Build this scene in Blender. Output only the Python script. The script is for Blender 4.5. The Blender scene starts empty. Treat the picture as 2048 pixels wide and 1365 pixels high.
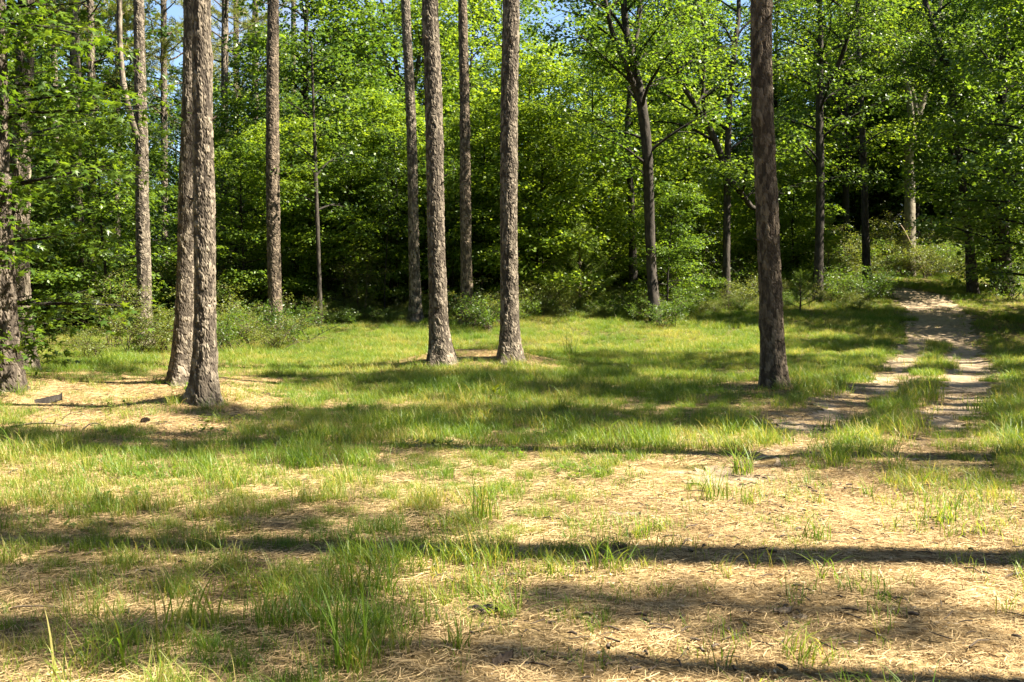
import bpy, math, random
import numpy as np
from math import radians as R, pi
scene = bpy.context.scene
col = scene.collection

# ------------------------------------------------------------------ camera
CAM_Z, PITCH, FPX = 1.6, math.atan(102.5 / 1991.0), 1991.0
cam_d = bpy.data.cameras.new('camera')
cam_d.sensor_width = 36.0
cam_d.lens = 36.0 * FPX / 2048.0
cam_d.clip_start = 0.05
cam_d.clip_end = 3000
cam = bpy.data.objects.new('camera', cam_d)
col.objects.link(cam)
cam.location = (0, 0, CAM_Z)
cam.rotation_euler = (pi / 2 - PITCH, 0, 0)
scene.camera = cam

# ------------------------------------------------------------------ sky and sun
SUN_EL, SUN_AZ = R(50), R(-9)          # azimuth measured from +X towards +Y: the sun stands to the right
SUN = np.array([math.cos(SUN_EL) * math.cos(SUN_AZ), math.cos(SUN_EL) * math.sin(SUN_AZ), math.sin(SUN_EL)])
world = bpy.data.worlds.new('World')
scene.world = world
world.use_nodes = True
wn, wl = world.node_tree.nodes, world.node_tree.links
wn.clear()
w_out = wn.new('ShaderNodeOutputWorld')
w_bg = wn.new('ShaderNodeBackground')
w_sky = wn.new('ShaderNodeTexSky')
w_sky.sky_type = 'NISHITA'
w_sky.sun_disc = False
w_sky.sun_elevation = SUN_EL
w_sky.sun_rotation = math.atan2(SUN[0], SUN[1])
w_sky.altitude = 100
w_sky.dust_density = 0.6
w_sky.ozone_density = 3.0
# thin fair-weather clouds, the same all over the sky
w_tc = wn.new('ShaderNodeTexCoord')
w_no = wn.new('ShaderNodeTexNoise')
w_no.inputs['Scale'].default_value = 4.0
w_no.inputs['Detail'].default_value = 6.0
w_rp = wn.new('ShaderNodeValToRGB')
w_rp.color_ramp.elements[0].position = 0.52
w_rp.color_ramp.elements[1].position = 0.74
w_mx = wn.new('ShaderNodeMix')
w_mx.data_type = 'RGBA'
w_mx.inputs['B'].default_value = (2.6, 2.8, 3.6, 1)
wl.new(w_tc.outputs['Generated'], w_no.inputs['Vector'])
wl.new(w_no.outputs['Fac'], w_rp.inputs['Fac'])
wl.new(w_rp.outputs['Color'], w_mx.inputs['Factor'])
wl.new(w_sky.outputs['Color'], w_mx.inputs['A'])
wl.new(w_mx.outputs['Result'], w_bg.inputs['Color'])
w_bg.inputs['Strength'].default_value = 0.05
wl.new(w_bg.outputs['Background'], w_out.inputs['Surface'])

sun_d = bpy.data.lights.new('sun', 'SUN')
sun_d.energy = 5.0
sun_d.angle = R(0.53)
sun_d.color = (1.0, 0.92, 0.76)
sun = bpy.data.objects.new('sun', sun_d)
col.objects.link(sun)
from mathutils import Vector
sun.rotation_euler = Vector(SUN).to_track_quat('Z', 'Y').to_euler()
sun.location = (20, 0, 30)

vs = scene.view_settings
vs.view_transform = 'Standard'
vs.look = 'None'
vs.exposure = 2.45
vs.gamma = 1.0
vs.use_curve_mapping = False
scene.render.engine = 'CYCLES'
cy = scene.cycles
cy.max_bounces = 4
cy.diffuse_bounces = 2
cy.transmission_bounces = 3
cy.glossy_bounces = 2
cy.transparent_max_bounces = 4
cy.sample_clamp_indirect = 4.0
cy.caustics_reflective = False
cy.caustics_refractive = False
cy.use_denoising = True
cy.denoiser = 'OPENIMAGEDENOISE'

# ------------------------------------------------------------------ helpers
def rng_of(s):
    return np.random.default_rng(abs(int(s)))

def hash2(ix, iy, seed):
    n = (ix.astype(np.int64) * 374761393 + iy.astype(np.int64) * 668265263 + seed * 2147483647) & 0x7fffffff
    n = ((n ^ (n >> 13)) * 1274126177) & 0x7fffffff
    n = ((n ^ (n >> 16)) * 2246822519) & 0x7fffffff
    return ((n ^ (n >> 15)) & 0xffffff) / float(0xffffff)

def vnoise(x, y, seed=0):
    x = np.asarray(x, float); y = np.asarray(y, float)
    ix, iy = np.floor(x).astype(np.int64), np.floor(y).astype(np.int64)
    fx, fy = x - ix, y - iy
    fx, fy = fx * fx * (3 - 2 * fx), fy * fy * (3 - 2 * fy)
    a, b = hash2(ix, iy, seed), hash2(ix + 1, iy, seed)
    c, d = hash2(ix, iy + 1, seed), hash2(ix + 1, iy + 1, seed)
    return (a * (1 - fx) + b * fx) * (1 - fy) + (c * (1 - fx) + d * fx) * fy

def fbm(x, y, seed=0, o=3):
    s, a, t = 0, 1.0, 0
    for k in range(o):
        s = s + a * vnoise(np.asarray(x) * 2 ** k, np.asarray(y) * 2 ** k, seed + k); t += a; a *= .5
    return s / t

def sstep(a, b, x):
    t = np.clip((np.asarray(x, float) - a) / (b - a), 0, 1)
    return t * t * (3 - 2 * t)

CP, SP = math.cos(PITCH), math.sin(PITCH)
def ray(u, v):
    dx, dy = (u - 1024) / FPX, -(v - 682.5) / FPX
    return np.array([dx, CP + dy * SP, -SP + dy * CP])

def at(u, v, Y):
    d = ray(u, v)
    return np.array([0, 0, CAM_Z]) + d * (Y / d[1])

def pix(x, y, z):
    zc = y * CP - (z - CAM_Z) * SP
    yc = y * SP + (z - CAM_Z) * CP
    zc = np.maximum(zc, 0.3)
    return 1024 + FPX * x / zc, 682.5 - FPX * yc / zc

MOUNDS = []                                   # (x, y, height, radius)
def height(x, y, mounds=True):
    x = np.asarray(x, float); y = np.asarray(y, float)
    t = np.clip(y - 25, 0, 25)
    ramp = 0.13 * t * t / (t + 4) + 0.03 * np.clip(y - 50, 0, 60)
    ramp = ramp * (0.55 + 0.45 * sstep(-12, -2, x))
    h = ramp + 0.10 * (fbm(x * .22, y * .22, 5) - .5) * sstep(2, 9, y) + 0.05 * (fbm(x * .9, y * .9, 9) - .5)
    if mounds:
        for mx, my, mh, mr in MOUNDS:
            h = h + mh * np.exp(-((x - mx) ** 2 + (y - my) ** 2) / (mr * mr))
    return h

def ground(u, v):
    d = ray(u, v)
    o = np.array([0, 0, CAM_Z])
    ts = np.concatenate([np.arange(1.5, 60, .02), np.arange(60, 140, .2)])
    P = o + d * ts[:, None]
    below = P[:, 2] < height(P[:, 0], P[:, 1])
    i = int(np.argmax(below)) if below.any() else len(ts) - 1
    return P[i]

def gz(x, y):
    return float(height(x, y))

def pdist(x, y, pl):
    """distance of points to a polyline"""
    best = np.full(np.shape(x), 1e9)
    for (ax, ay), (bx, by) in zip(pl[:-1], pl[1:]):
        dx, dy = bx - ax, by - ay
        t = np.clip(((x - ax) * dx + (y - ay) * dy) / (dx * dx + dy * dy), 0, 1)
        best = np.minimum(best, np.hypot(x - ax - t * dx, y - ay - t * dy))
    return best

class Buf:
    def __init__(s):
        s.v, s.f, s.n, s.c = [], [], 0, []
    def add(s, V, F, c=None):
        V = np.asarray(V, np.float32).reshape(-1, 3)
        s.v.append(V)
        s.f.append(np.asarray(F, np.int64) + s.n)
        s.c.append(np.zeros(len(V), np.float32) if c is None else np.broadcast_to(np.asarray(c, np.float32), (len(V),)))
        s.n += len(V)
    def mesh(s, name, mat, smooth=True):
        me = bpy.data.meshes.new(name)
        V = np.concatenate(s.v)
        me.vertices.add(len(V))
        me.vertices.foreach_set('co', V.ravel())
        loops = np.concatenate([f.ravel() for f in s.f])
        cnt = np.concatenate([np.full(len(f), f.shape[1]) for f in s.f])
        st = np.concatenate([[0], np.cumsum(cnt)[:-1]])
        me.loops.add(len(loops))
        me.loops.foreach_set('vertex_index', loops.astype(np.int32))
        me.polygons.add(len(cnt))
        me.polygons.foreach_set('loop_start', st.astype(np.int32))
        try:
            me.polygons.foreach_set('loop_total', cnt.astype(np.int32))
        except Exception:
            pass
        me.polygons.foreach_set('use_smooth', np.full(len(cnt), smooth))
        C = np.concatenate(s.c)
        if C.any():
            a = me.attributes.new('mask', 'FLOAT', 'POINT')
            a.data.foreach_set('value', C)
        me.materials.append(mat)
        me.update(calc_edges=True)
        me.validate()
        return me

def link(name, me, parent=None):
    o = bpy.data.objects.new(name, me)
    col.objects.link(o)
    if parent is not None:
        o.parent = parent
    return o

def tag(o, label=None, cat=None, group=None, kind=None):
    if label: o['label'] = label
    if cat: o['category'] = cat
    if group: o['group'] = group
    if kind: o['kind'] = kind
    return o

def empty(name, loc, rz=0.0, sc=1.0):
    o = bpy.data.objects.new(name, None)
    o.empty_display_size = .2
    col.objects.link(o)
    o.location = tuple(float(c) for c in loc)
    o.rotation_euler = (0, 0, rz)
    o.scale = (sc, sc, sc)
    return o

def tube(P, rad, n=8, cap=False, disp=None):
    """a tapering tube along P; disp(theta(n), index) -> radial offset array (len(P), n)"""
    P = np.asarray(P, float); rad = np.asarray(rad, float)
    m = len(P)
    T = np.gradient(P, axis=0)
    T /= np.linalg.norm(T, axis=1)[:, None] + 1e-9
    ref = np.array([0, 1.0, 0]) if abs(T[:, 1]).mean() < .7 else np.array([1.0, 0, 0])
    A = np.cross(T, ref); A /= np.linalg.norm(A, axis=1)[:, None] + 1e-9
    B = np.cross(T, A)
    th = np.arange(n) * 2 * pi / n
    rr = rad[:, None] + (0 if disp is None else disp)
    V = P[:, None, :] + rr[:, :, None] * (np.cos(th)[None, :, None] * A[:, None, :] + np.sin(th)[None, :, None] * B[:, None, :])
    i = np.arange(m - 1)[:, None] * n
    j = np.arange(n)[None, :]
    k = (j + 1) % n
    F = np.stack([i + j, i + k, i + n + k, i + n + j], -1).reshape(-1, 4)
    return V.reshape(-1, 3), F[:, ::-1]

def spline(P, m):
    """Catmull-Rom through P, m samples"""
    P = np.asarray(P, float)
    Q = np.vstack([2 * P[0] - P[1], P, 2 * P[-1] - P[-2]])
    seg = np.concatenate([[0], np.cumsum(np.linalg.norm(np.diff(P[:, :3], axis=0), axis=1))])
    s = np.linspace(0, seg[-1], m)
    i = np.clip(np.searchsorted(seg, s, 'right') - 1, 0, len(P) - 2)
    t = ((s - seg[i]) / (seg[i + 1] - seg[i] + 1e-9))[:, None]
    a, b, c, d = Q[i], Q[i + 1], Q[i + 2], Q[i + 3]
    return .5 * ((2 * b) + (c - a) * t + (2 * a - 5 * b + 4 * c - d) * t * t + (3 * b - a - 3 * c + d) * t ** 3)

def unit(v):
    return v / (np.linalg.norm(v, axis=-1, keepdims=True) + 1e-9)

# ------------------------------------------------------------------ materials
def new_mat(name):
    m = bpy.data.materials.new(name)
    m.use_nodes = True
    nt = m.node_tree
    nt.nodes.clear()
    return m, nt.nodes, nt.links

def ramp(nodes, stops):
    r = nodes.new('ShaderNodeValToRGB')
    e = r.color_ramp.elements
    while len(e) < len(stops): e.new(.5)
    for x, (p, c) in zip(e, stops):
        x.position = p; x.color = (*c, 1)
    return r

def leaf_mat(name, dark, light, trans, rough=.42, tw=.45, spec=.4, scale=.35, stops=None):
    """leaf colour varies from leaf to leaf and, slowly, through the crown; leaves let light through"""
    m, N, L = new_mat(name)
    out = N.new('ShaderNodeOutputMaterial')
    geo = N.new('ShaderNodeNewGeometry')
    oi = N.new('ShaderNodeObjectInfo')
    no = N.new('ShaderNodeTexNoise'); no.inputs['Scale'].default_value = scale; no.inputs['Detail'].default_value = 2
    L.new(geo.outputs['Position'], no.inputs['Vector'])
    a = N.new('ShaderNodeMath'); a.operation = 'MULTIPLY'; a.inputs[1].default_value = .55
    L.new(geo.outputs['Random Per Island'], a.inputs[0])
    b = N.new('ShaderNodeMath'); b.operation = 'MULTIPLY_ADD'; b.inputs[1].default_value = .7
    L.new(no.outputs['Fac'], b.inputs[0]); L.new(a.outputs[0], b.inputs[2])
    c = N.new('ShaderNodeMath'); c.operation = 'MULTIPLY_ADD'; c.inputs[1].default_value = .25
    L.new(oi.outputs['Random'], c.inputs[0]); L.new(b.outputs[0], c.inputs[2])
    r = ramp(N, stops or [(.25, dark), (1.0, light)])
    L.new(c.outputs[0], r.inputs['Fac'])
    p = N.new('ShaderNodeBsdfPrincipled')
    p.inputs['Roughness'].default_value = rough
    p.inputs['Specular IOR Level'].default_value = spec
    L.new(r.outputs['Color'], p.inputs['Base Color'])
    t = N.new('ShaderNodeBsdfTranslucent')
    mul = N.new('ShaderNodeMix'); mul.data_type = 'RGBA'; mul.blend_type = 'MULTIPLY'
    mul.inputs['Factor'].default_value = 1
    mul.inputs['B'].default_value = (*trans, 1)
    L.new(r.outputs['Color'], mul.inputs['A'])
    L.new(mul.outputs['Result'], t.inputs['Color'])
    mx = N.new('ShaderNodeMixShader'); mx.inputs['Fac'].default_value = tw
    L.new(p.outputs[0], mx.inputs[1]); L.new(t.outputs[0], mx.inputs[2])
    L.new(mx.outputs[0], out.inputs['Surface'])
    return m

def bark_mat(name, c0, c1, c2, sc=(9, 9, 3), bump=.6, rough=.9):
    m, N, L = new_mat(name)
    out = N.new('ShaderNodeOutputMaterial')
    p = N.new('ShaderNodeBsdfPrincipled')
    p.inputs['Roughness'].default_value = rough
    p.inputs['Specular IOR Level'].default_value = .25
    tc = N.new('ShaderNodeTexCoord')
    mp = N.new('ShaderNodeMapping'); mp.inputs['Scale'].default_value = sc
    L.new(tc.outputs['Object'], mp.inputs['Vector'])
    no = N.new('ShaderNodeTexNoise'); no.inputs['Scale'].default_value = 2.2; no.inputs['Detail'].default_value = 5; no.inputs['Roughness'].default_value = .65
    L.new(mp.outputs[0], no.inputs['Vector'])
    at_ = N.new('ShaderNodeAttribute'); at_.attribute_name = 'mask'
    ad = N.new('ShaderNodeMath'); ad.operation = 'MULTIPLY_ADD'; ad.inputs[1].default_value = .45
    L.new(at_.outputs['Fac'], ad.inputs[0]); L.new(no.outputs['Fac'], ad.inputs[2])
    r = ramp(N, [(.35, c0), (.66, c1), (1.0, c2)])
    L.new(ad.outputs[0], r.inputs['Fac'])
    L.new(r.outputs['Color'], p.inputs['Base Color'])
    n2 = N.new('ShaderNodeTexNoise'); n2.inputs['Scale'].default_value = 6; n2.inputs['Detail'].default_value = 4
    L.new(mp.outputs[0], n2.inputs['Vector'])
    bp = N.new('ShaderNodeBump'); bp.inputs['Strength'].default_value = bump; bp.inputs['Distance'].default_value = .02
    L.new(n2.outputs['Fac'], bp.inputs['Height']); L.new(bp.outputs[0], p.inputs['Normal'])
    L.new(p.outputs[0], out.inputs['Surface'])
    return m

M = {}
M['bark_pine'] = bark_mat('pine bark', (.028, .021, .015), (.072, .057, .042), (.26, .215, .16))
M['bark_pine_red'] = bark_mat('reddish pine bark', (.026, .018, .012), (.066, .049, .034), (.22, .17, .12))
M['bark_furrowed'] = bark_mat('furrowed dark bark', (.022, .017, .013), (.06, .047, .035), (.16, .13, .10))
M['bark_dark'] = bark_mat('dark hardwood bark', (.014, .011, .009), (.034, .028, .022), (.075, .062, .05))  # dark bark, darkened further to stand in for backlit shade on the trunks
M['bark_pale'] = bark_mat('pale hardwood bark', (0.082, 0.068, 0.048), (0.170, 0.143, 0.102), (0.245, 0.211, 0.156), sc=(5, 5, 2))
M['twig'] = bark_mat('twig bark', (0.048, 0.034, 0.024), (0.109, 0.082, 0.058), (0.204, 0.163, 0.116), sc=(20, 20, 20), bump=.3)
M['dead_wood'] = bark_mat('weathered dead wood', (0.109, 0.075, 0.048), (0.245, 0.190, 0.129), (0.354, 0.299, 0.224), sc=(20, 20, 20), bump=.4)
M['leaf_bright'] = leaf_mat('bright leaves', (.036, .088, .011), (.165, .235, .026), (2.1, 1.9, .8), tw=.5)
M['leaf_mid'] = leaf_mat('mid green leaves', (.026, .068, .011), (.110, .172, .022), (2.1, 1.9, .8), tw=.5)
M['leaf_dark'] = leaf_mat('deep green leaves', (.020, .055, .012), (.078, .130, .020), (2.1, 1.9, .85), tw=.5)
M['leaf_shaded'] = leaf_mat('shade-darkened far leaves', (.015, .045, .011), (.06, .11, .02), (2.0, 1.9, .85), tw=.45)  # leaf green darkened so the far wood reads as shaded depth
M['leaf_yellow'] = leaf_mat('yellow-green leaves', (.06, .105, .010), (.20, .245, .022), (2.2, 1.9, .75), tw=.5)
M['leaf_star'] = leaf_mat('star leaves', (.026, .068, .010), (.105, .165, .018), (2.1, 1.9, .8), rough=.36, tw=.46)
M['needle'] = leaf_mat('pine needles', (.06, .09, .014), (.18, .20, .028), (1.9, 1.7, .8), tw=.35)
M['needle_bright'] = leaf_mat('young pine needles', (.08, .14, .022), (.20, .27, .05), (1.9, 1.8, .9), tw=.35)
M['shrub'] = leaf_mat('shrub leaves', (.05, .085, .016), (.15, .18, .038), (2.0, 1.75, .8), scale=1.2)
M['grass'] = leaf_mat('grass blades', 0, 0, (2.0, 1.8, .8), rough=.45, scale=.5, stops=[(.22, (.036, .092, .010)), (.74, (.12, .20, .020)), (.95, (.24, .255, .05)), (1.1, (.34, .30, .11))])
M['grass_dry'] = leaf_mat('dry grass blades', (.16, .15, .045), (.36, .31, .12), (1.5, 1.4, 1.0), rough=.6, scale=.8)
M['straw'] = leaf_mat('fallen pine needles', (.055, .030, .010), (.52, .375, .19), (1.2, 1.1, 1.0), rough=.7, tw=.12, spec=.2, scale=1.5)
M['chaff'] = leaf_mat('fallen leaf flakes', (0.180, 0.120, 0.066), (0.432, 0.360, 0.252), (1.2, 1.1, 1.0), rough=.7, tw=.15, spec=.2, scale=2)

def ground_mat():
    m, N, L = new_mat('forest floor')
    out = N.new('ShaderNodeOutputMaterial')
    p = N.new('ShaderNodeBsdfPrincipled'); p.inputs['Roughness'].default_value = .95; p.inputs['Specular IOR Level'].default_value = .1
    geo = N.new('ShaderNodeNewGeometry')
    n1 = N.new('ShaderNodeTexNoise'); n1.inputs['Scale'].default_value = 14; n1.inputs['Detail'].default_value = 6; n1.inputs['Roughness'].default_value = .7
    L.new(geo.outputs['Position'], n1.inputs['Vector'])
    r1 = ramp(N, [(.30, (.06, .035, .014)), (.5, (.19, .125, .056)), (.72, (.40, .295, .15))])
    L.new(n1.outputs['Fac'], r1.inputs['Fac'])
    r2 = ramp(N, [(.30, (.03, .032, .009)), (.55, (.085, .08, .022)), (.8, (.17, .14, .05))])
    L.new(n1.outputs['Fac'], r2.inputs['Fac'])
    at_ = N.new('ShaderNodeAttribute'); at_.attribute_name = 'mask'
    mx = N.new('ShaderNodeMix'); mx.data_type = 'RGBA'
    L.new(at_.outputs['Fac'], mx.inputs['Factor']); L.new(r1.outputs['Color'], mx.inputs['A']); L.new(r2.outputs['Color'], mx.inputs['B'])
    L.new(mx.outputs['Result'], p.inputs['Base Color'])
    n2 = N.new('ShaderNodeTexNoise'); n2.inputs['Scale'].default_value = 45; n2.inputs['Detail'].default_value = 5
    L.new(geo.outputs['Position'], n2.inputs['Vector'])
    bp = N.new('ShaderNodeBump'); bp.inputs['Strength'].default_value = .8; bp.inputs['Distance'].default_value = .02
    L.new(n2.outputs['Fac'], bp.inputs['Height']); L.new(bp.outputs[0], p.inputs['Normal'])
    L.new(p.outputs[0], out.inputs['Surface'])
    return m

def track_mat():
    m, N, L = new_mat('sandy track')
    out = N.new('ShaderNodeOutputMaterial')
    p = N.new('ShaderNodeBsdfPrincipled'); p.inputs['Roughness'].default_value = .95; p.inputs['Specular IOR Level'].default_value = .15
    geo = N.new('ShaderNodeNewGeometry')
    n1 = N.new('ShaderNodeTexNoise'); n1.inputs['Scale'].default_value = 9; n1.inputs['Detail'].default_value = 8; n1.inputs['Roughness'].default_value = .75
    L.new(geo.outputs['Position'], n1.inputs['Vector'])
    n3 = N.new('ShaderNodeTexNoise'); n3.inputs['Scale'].default_value = .8; n3.inputs['Detail'].default_value = 3
    L.new(geo.outputs['Position'], n3.inputs['Vector'])
    ad = N.new('ShaderNodeMath'); ad.operation = 'MULTIPLY_ADD'; ad.inputs[1].default_value = .4
    L.new(n3.outputs['Fac'], ad.inputs[0]); L.new(n1.outputs['Fac'], ad.inputs[2])
    r1 = ramp(N, [(.45, (.10, .068, .038)), (.68, (.25, .185, .115)), (.95, (.40, .32, .22))])
    L.new(ad.outputs[0], r1.inputs['Fac'])
    L.new(r1.outputs['Color'], p.inputs['Base Color'])
    n2 = N.new('ShaderNodeTexNoise'); n2.inputs['Scale'].default_value = 30; n2.inputs['Detail'].default_value = 6
    L.new(geo.outputs['Position'], n2.inputs['Vector'])
    bp = N.new('ShaderNodeBump'); bp.inputs['Strength'].default_value = 1; bp.inputs['Distance'].default_value = .03
    L.new(n2.outputs['Fac'], bp.inputs['Height']); L.new(bp.outputs[0], p.inputs['Normal'])
    L.new(p.outputs[0], out.inputs['Surface'])
    return m
M['ground'] = ground_mat()
M['track'] = track_mat()

def plain_mat(name, c, rough=.7):
    m, N, L = new_mat(name)
    out = N.new('ShaderNodeOutputMaterial')
    p = N.new('ShaderNodeBsdfPrincipled'); p.inputs['Roughness'].default_value = rough
    no = N.new('ShaderNodeTexNoise'); no.inputs['Scale'].default_value = 12; no.inputs['Detail'].default_value = 4
    r = ramp(N, [(.3, tuple(x * .8 for x in c)), (.7, c)])
    L.new(no.outputs['Fac'], r.inputs['Fac']); L.new(r.outputs['Color'], p.inputs['Base Color'])
    L.new(p.outputs[0], out.inputs['Surface'])
    return m

# ------------------------------------------------------------------ terrain
for (u, v, mh, mr) in [(410, 808, .24, .8), (362, 771, .12, 1.0), (888, 730, .25, 1.2), (1022, 726, .24, 1.2), (1552, 777, .14, .8), (20, 782, .2, 1.0)]:
    g = ground(u, v)
    MOUNDS.append((g[0], g[1], mh, mr))

def gp(u, v):
    g = ground(u, v)
    return (g[0], g[1])
WHOLE = [gp(1720, 574), gp(1765, 577), gp(1812, 585), gp(1848, 600), gp(1872, 622), gp(1880, 650), gp(1878, 676)]
RUT_L = [gp(1835, 665), gp(1828, 690), gp(1815, 720), gp(1775, 765), gp(1700, 805), gp(1630, 850), gp(1560, 900), gp(1480, 960)]
RUT_R = [gp(1920, 665), gp(1930, 700), gp(1932, 740), gp(1918, 790), gp(1893, 850), gp(1850, 905), gp(1790, 960)]
def track_mask(x, y):
    n = (fbm(x * 1.7, y * 1.7, 31) - .5) * 1.0 + (fbm(x * 5, y * 5, 37) - .5) * .9
    a = 1.12 - pdist(x, y, WHOLE)
    wl = .46 + .15 * sstep(20, 12, y)
    b = wl - pdist(x, y, RUT_L)
    c = .52 - pdist(x, y, RUT_R)
    return np.maximum(a, np.maximum(b, c)) + n * (.6 + .9 * sstep(15, 9, y)) - .30 * sstep(13, 8.5, y)

GD = np.array([(0,720,0.8),(150,740,0.7),(250,715,0.9),(100,785,0.12),(250,790,0.2),(330,775,0.12),(450,770,0.5),(600,760,1),(500,830,0.25),(150,850,0.06),(350,870,0.12),
 (620,850,0.9),(700,900,1),(500,900,0.63),(200,905,0.775),(50,920,0.963),(100,960,0.775),(300,950,0.869),(500,960,1),(750,960,1),(900,980,1),(1100,950,1),
 (1000,1050,0.92),(800,1040,1),(650,1030,1),(1150,1000,0.4),(1250,1010,0.06),(1300,965,0.25),(1400,900,0.9),(1480,870,0.6),(1550,840,0.6),(1600,900,0.06),(1500,950,0.04),
 (1400,1030,0.02),(1700,1000,0),(1800,1100,0),(1500,1150,0.02),(1900,1200,0),(1600,1300,0.03),(1300,1250,0.03),(1250,1350,0.03),(1000,1150,0.63),(1050,1200,0.268),(900,1200,0.557),
 (900,1300,0.166),(1000,1340,0.079),(700,1200,1),(600,1150,0.869),(450,1150,0.586),(300,1200,0.492),(150,1200,0.303),(300,1320,0.775),(500,1280,0.869),(650,1300,0.775),(100,1320,0.398),
 (200,1080,0.68),(400,1050,0.963),(50,1050,0.341),(1000,800,1),(1000,745,0.9),(1200,700,1),(1400,700,1),(1300,800,1),(1450,820,1),(1600,740,1),(1700,720,1),(1650,790,0.8),
 (1750,660,1),(2000,760,0.9),(2040,850,0.8),(2000,900,0.8),(2000,1000,0.4),(2040,1080,0.15),(1960,700,0.6),(2000,650,0.7),(800,680,1),(1100,650,1),(1850,770,0.9),(1830,830,0.8),(1780,900,0.25),(2048,1300,0)], float)
def grass_density(x, y, z):
    u, v = pix(x, y, z)
    u = np.clip(u, -150, 2200); v = np.clip(v, 600, 1380)
    num = np.zeros(np.shape(u)); den = np.zeros(np.shape(u))
    for a, b, d in GD:
        w = 1.0 / ((((u - a) / 1.3) ** 2 + (v - b) ** 2) + 90.0) ** 1.6
        num += w * d; den += w
    D = num / den
    D = D + (fbm(x * 1.1, y * 1.1, 71) - .5) * .55 * np.minimum(D * 2.2, 1) * sstep(1.0, .6, D)
    return np.clip(D, 0, 1)

def axis(parts):
    out = []
    for a, b, s in parts:
        out.append(np.arange(a, b, s))
    return np.unique(np.round(np.concatenate(out), 4))
gx = axis([(-420, -60, 30), (-60, -18, 2.5), (-18, 19, .19), (19, 60, 2.5), (60, 421, 30)])
gy = axis([(-200, -20, 20), (-20, 2, 1), (2, 48, .19), (48, 70, 1.2), (70, 120, 4), (120, 601, 40)])
GX, GY = np.meshgrid(gx, gy)
GZ = height(GX, GY)
GM = grass_density(GX, GY, GZ)
for mx_, my_, mh_, mr_ in MOUNDS:
    GM = GM * (1 - .95 * np.exp(-((GX - mx_) ** 2 + (GY - my_ + .3) ** 2) / (mr_ * .9) ** 2))
TM = track_mask(GX, GY)
inrut = sstep(-.1, .4, TM) * sstep(48, 44, GY)
GZ = GZ - .045 * inrut
GZ = np.where((GX > -16) & (GX < 18) & (GY > 2) & (GY < 48), GZ + .018 * (fbm(GX * 5, GY * 5, 91) - .5), GZ)
b = Buf()
nx, ny = len(gx), len(gy)
ii = (np.arange(ny - 1)[:, None] * nx + np.arange(nx - 1)[None, :]).ravel()
QF = np.stack([ii, ii + 1, ii + nx + 1, ii + nx], -1)
b.add(np.stack([GX, GY, GZ], -1).reshape(-1, 3), QF, np.maximum(GM.ravel(), .001))
ter = link('ground', b.mesh('ground', M['ground']))
tag(ter, 'needle strewn forest floor of the clearing', kind='structure')

# dirt track: the pieces of the same sheet where wheels have worn it bare, lying 6 mm above it
tx, ty = axis([(1, 24, .11)]), axis([(7, 50, .11)])
TX, TY = np.meshgrid(tx, ty)
TMk = track_mask(TX, TY)
TZ = height(TX, TY) - .045 * sstep(-.1, .4, TMk) + .008 + .012 * (fbm(TX * 4, TY * 4, 97) - .4)
n2x, n2y = len(tx), len(ty)
ii = (np.arange(n2y - 1)[:, None] * n2x + np.arange(n2x - 1)[None, :])
keep = (TMk[:-1, :-1] + TMk[1:, 1:]) / 2 > .12
ii = ii[keep]
b = Buf()
b.add(np.stack([TX, TY, TZ], -1).reshape(-1, 3), np.stack([ii, ii + 1, ii + n2x + 1, ii + n2x], -1))
me = b.mesh('dirt_track', M['track'])
trk = link('dirt_track', me)
tag(trk, 'pale sandy two-rut track climbing into the wood', kind='structure')

# ------------------------------------------------------------------ plant geometry
def leaf_faces(P, D, Nn, Ls, Ws, fold=.12):
    n = len(P)
    D = unit(D); S = unit(np.cross(Nn, D)); Nn = unit(np.cross(D, S))
    mid = P + .45 * Ls[:, None] * D
    a = P
    tip = P + Ls[:, None] * D - Nn * (Ls * .10)[:, None]
    l = mid + S * (Ws / 2)[:, None] - Nn * (Ws * fold)[:, None]
    r = mid - S * (Ws / 2)[:, None] - Nn * (Ws * fold)[:, None]
    V = np.stack([a, l, tip, r], 1).reshape(-1, 3)
    i = np.arange(n)[:, None] * 4
    return V, np.concatenate([i + [0, 1, 2], i + [0, 2, 3]], 0)

STAR = [(-115, .55), (-82, .30), (-55, .92), (-28, .36), (0, 1.0), (28, .36), (55, .92), (82, .30), (115, .55)]
def star_faces(P, D, Nn, Ls):
    n = len(P)
    D = unit(D); S = unit(np.cross(Nn, D)); Nn = unit(np.cross(D, S))
    C = P + .25 * Ls[:, None] * D
    vs_ = [C]
    for a, r in STAR:
        q = R(a)
        vs_.append(C + (math.cos(q) * r * .75) * Ls[:, None] * D + (math.sin(q) * r * .75) * Ls[:, None] * S - Nn * (Ls * .12 * r)[:, None])
    V = np.stack(vs_, 1).reshape(-1, 3)
    k = len(STAR) + 1
    i = np.arange(n)[:, None] * k
    return V, np.concatenate([i + [0, j, j + 1] for j in range(1, k - 1)] + [i + [0, k - 1, 1]], 0)

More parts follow.
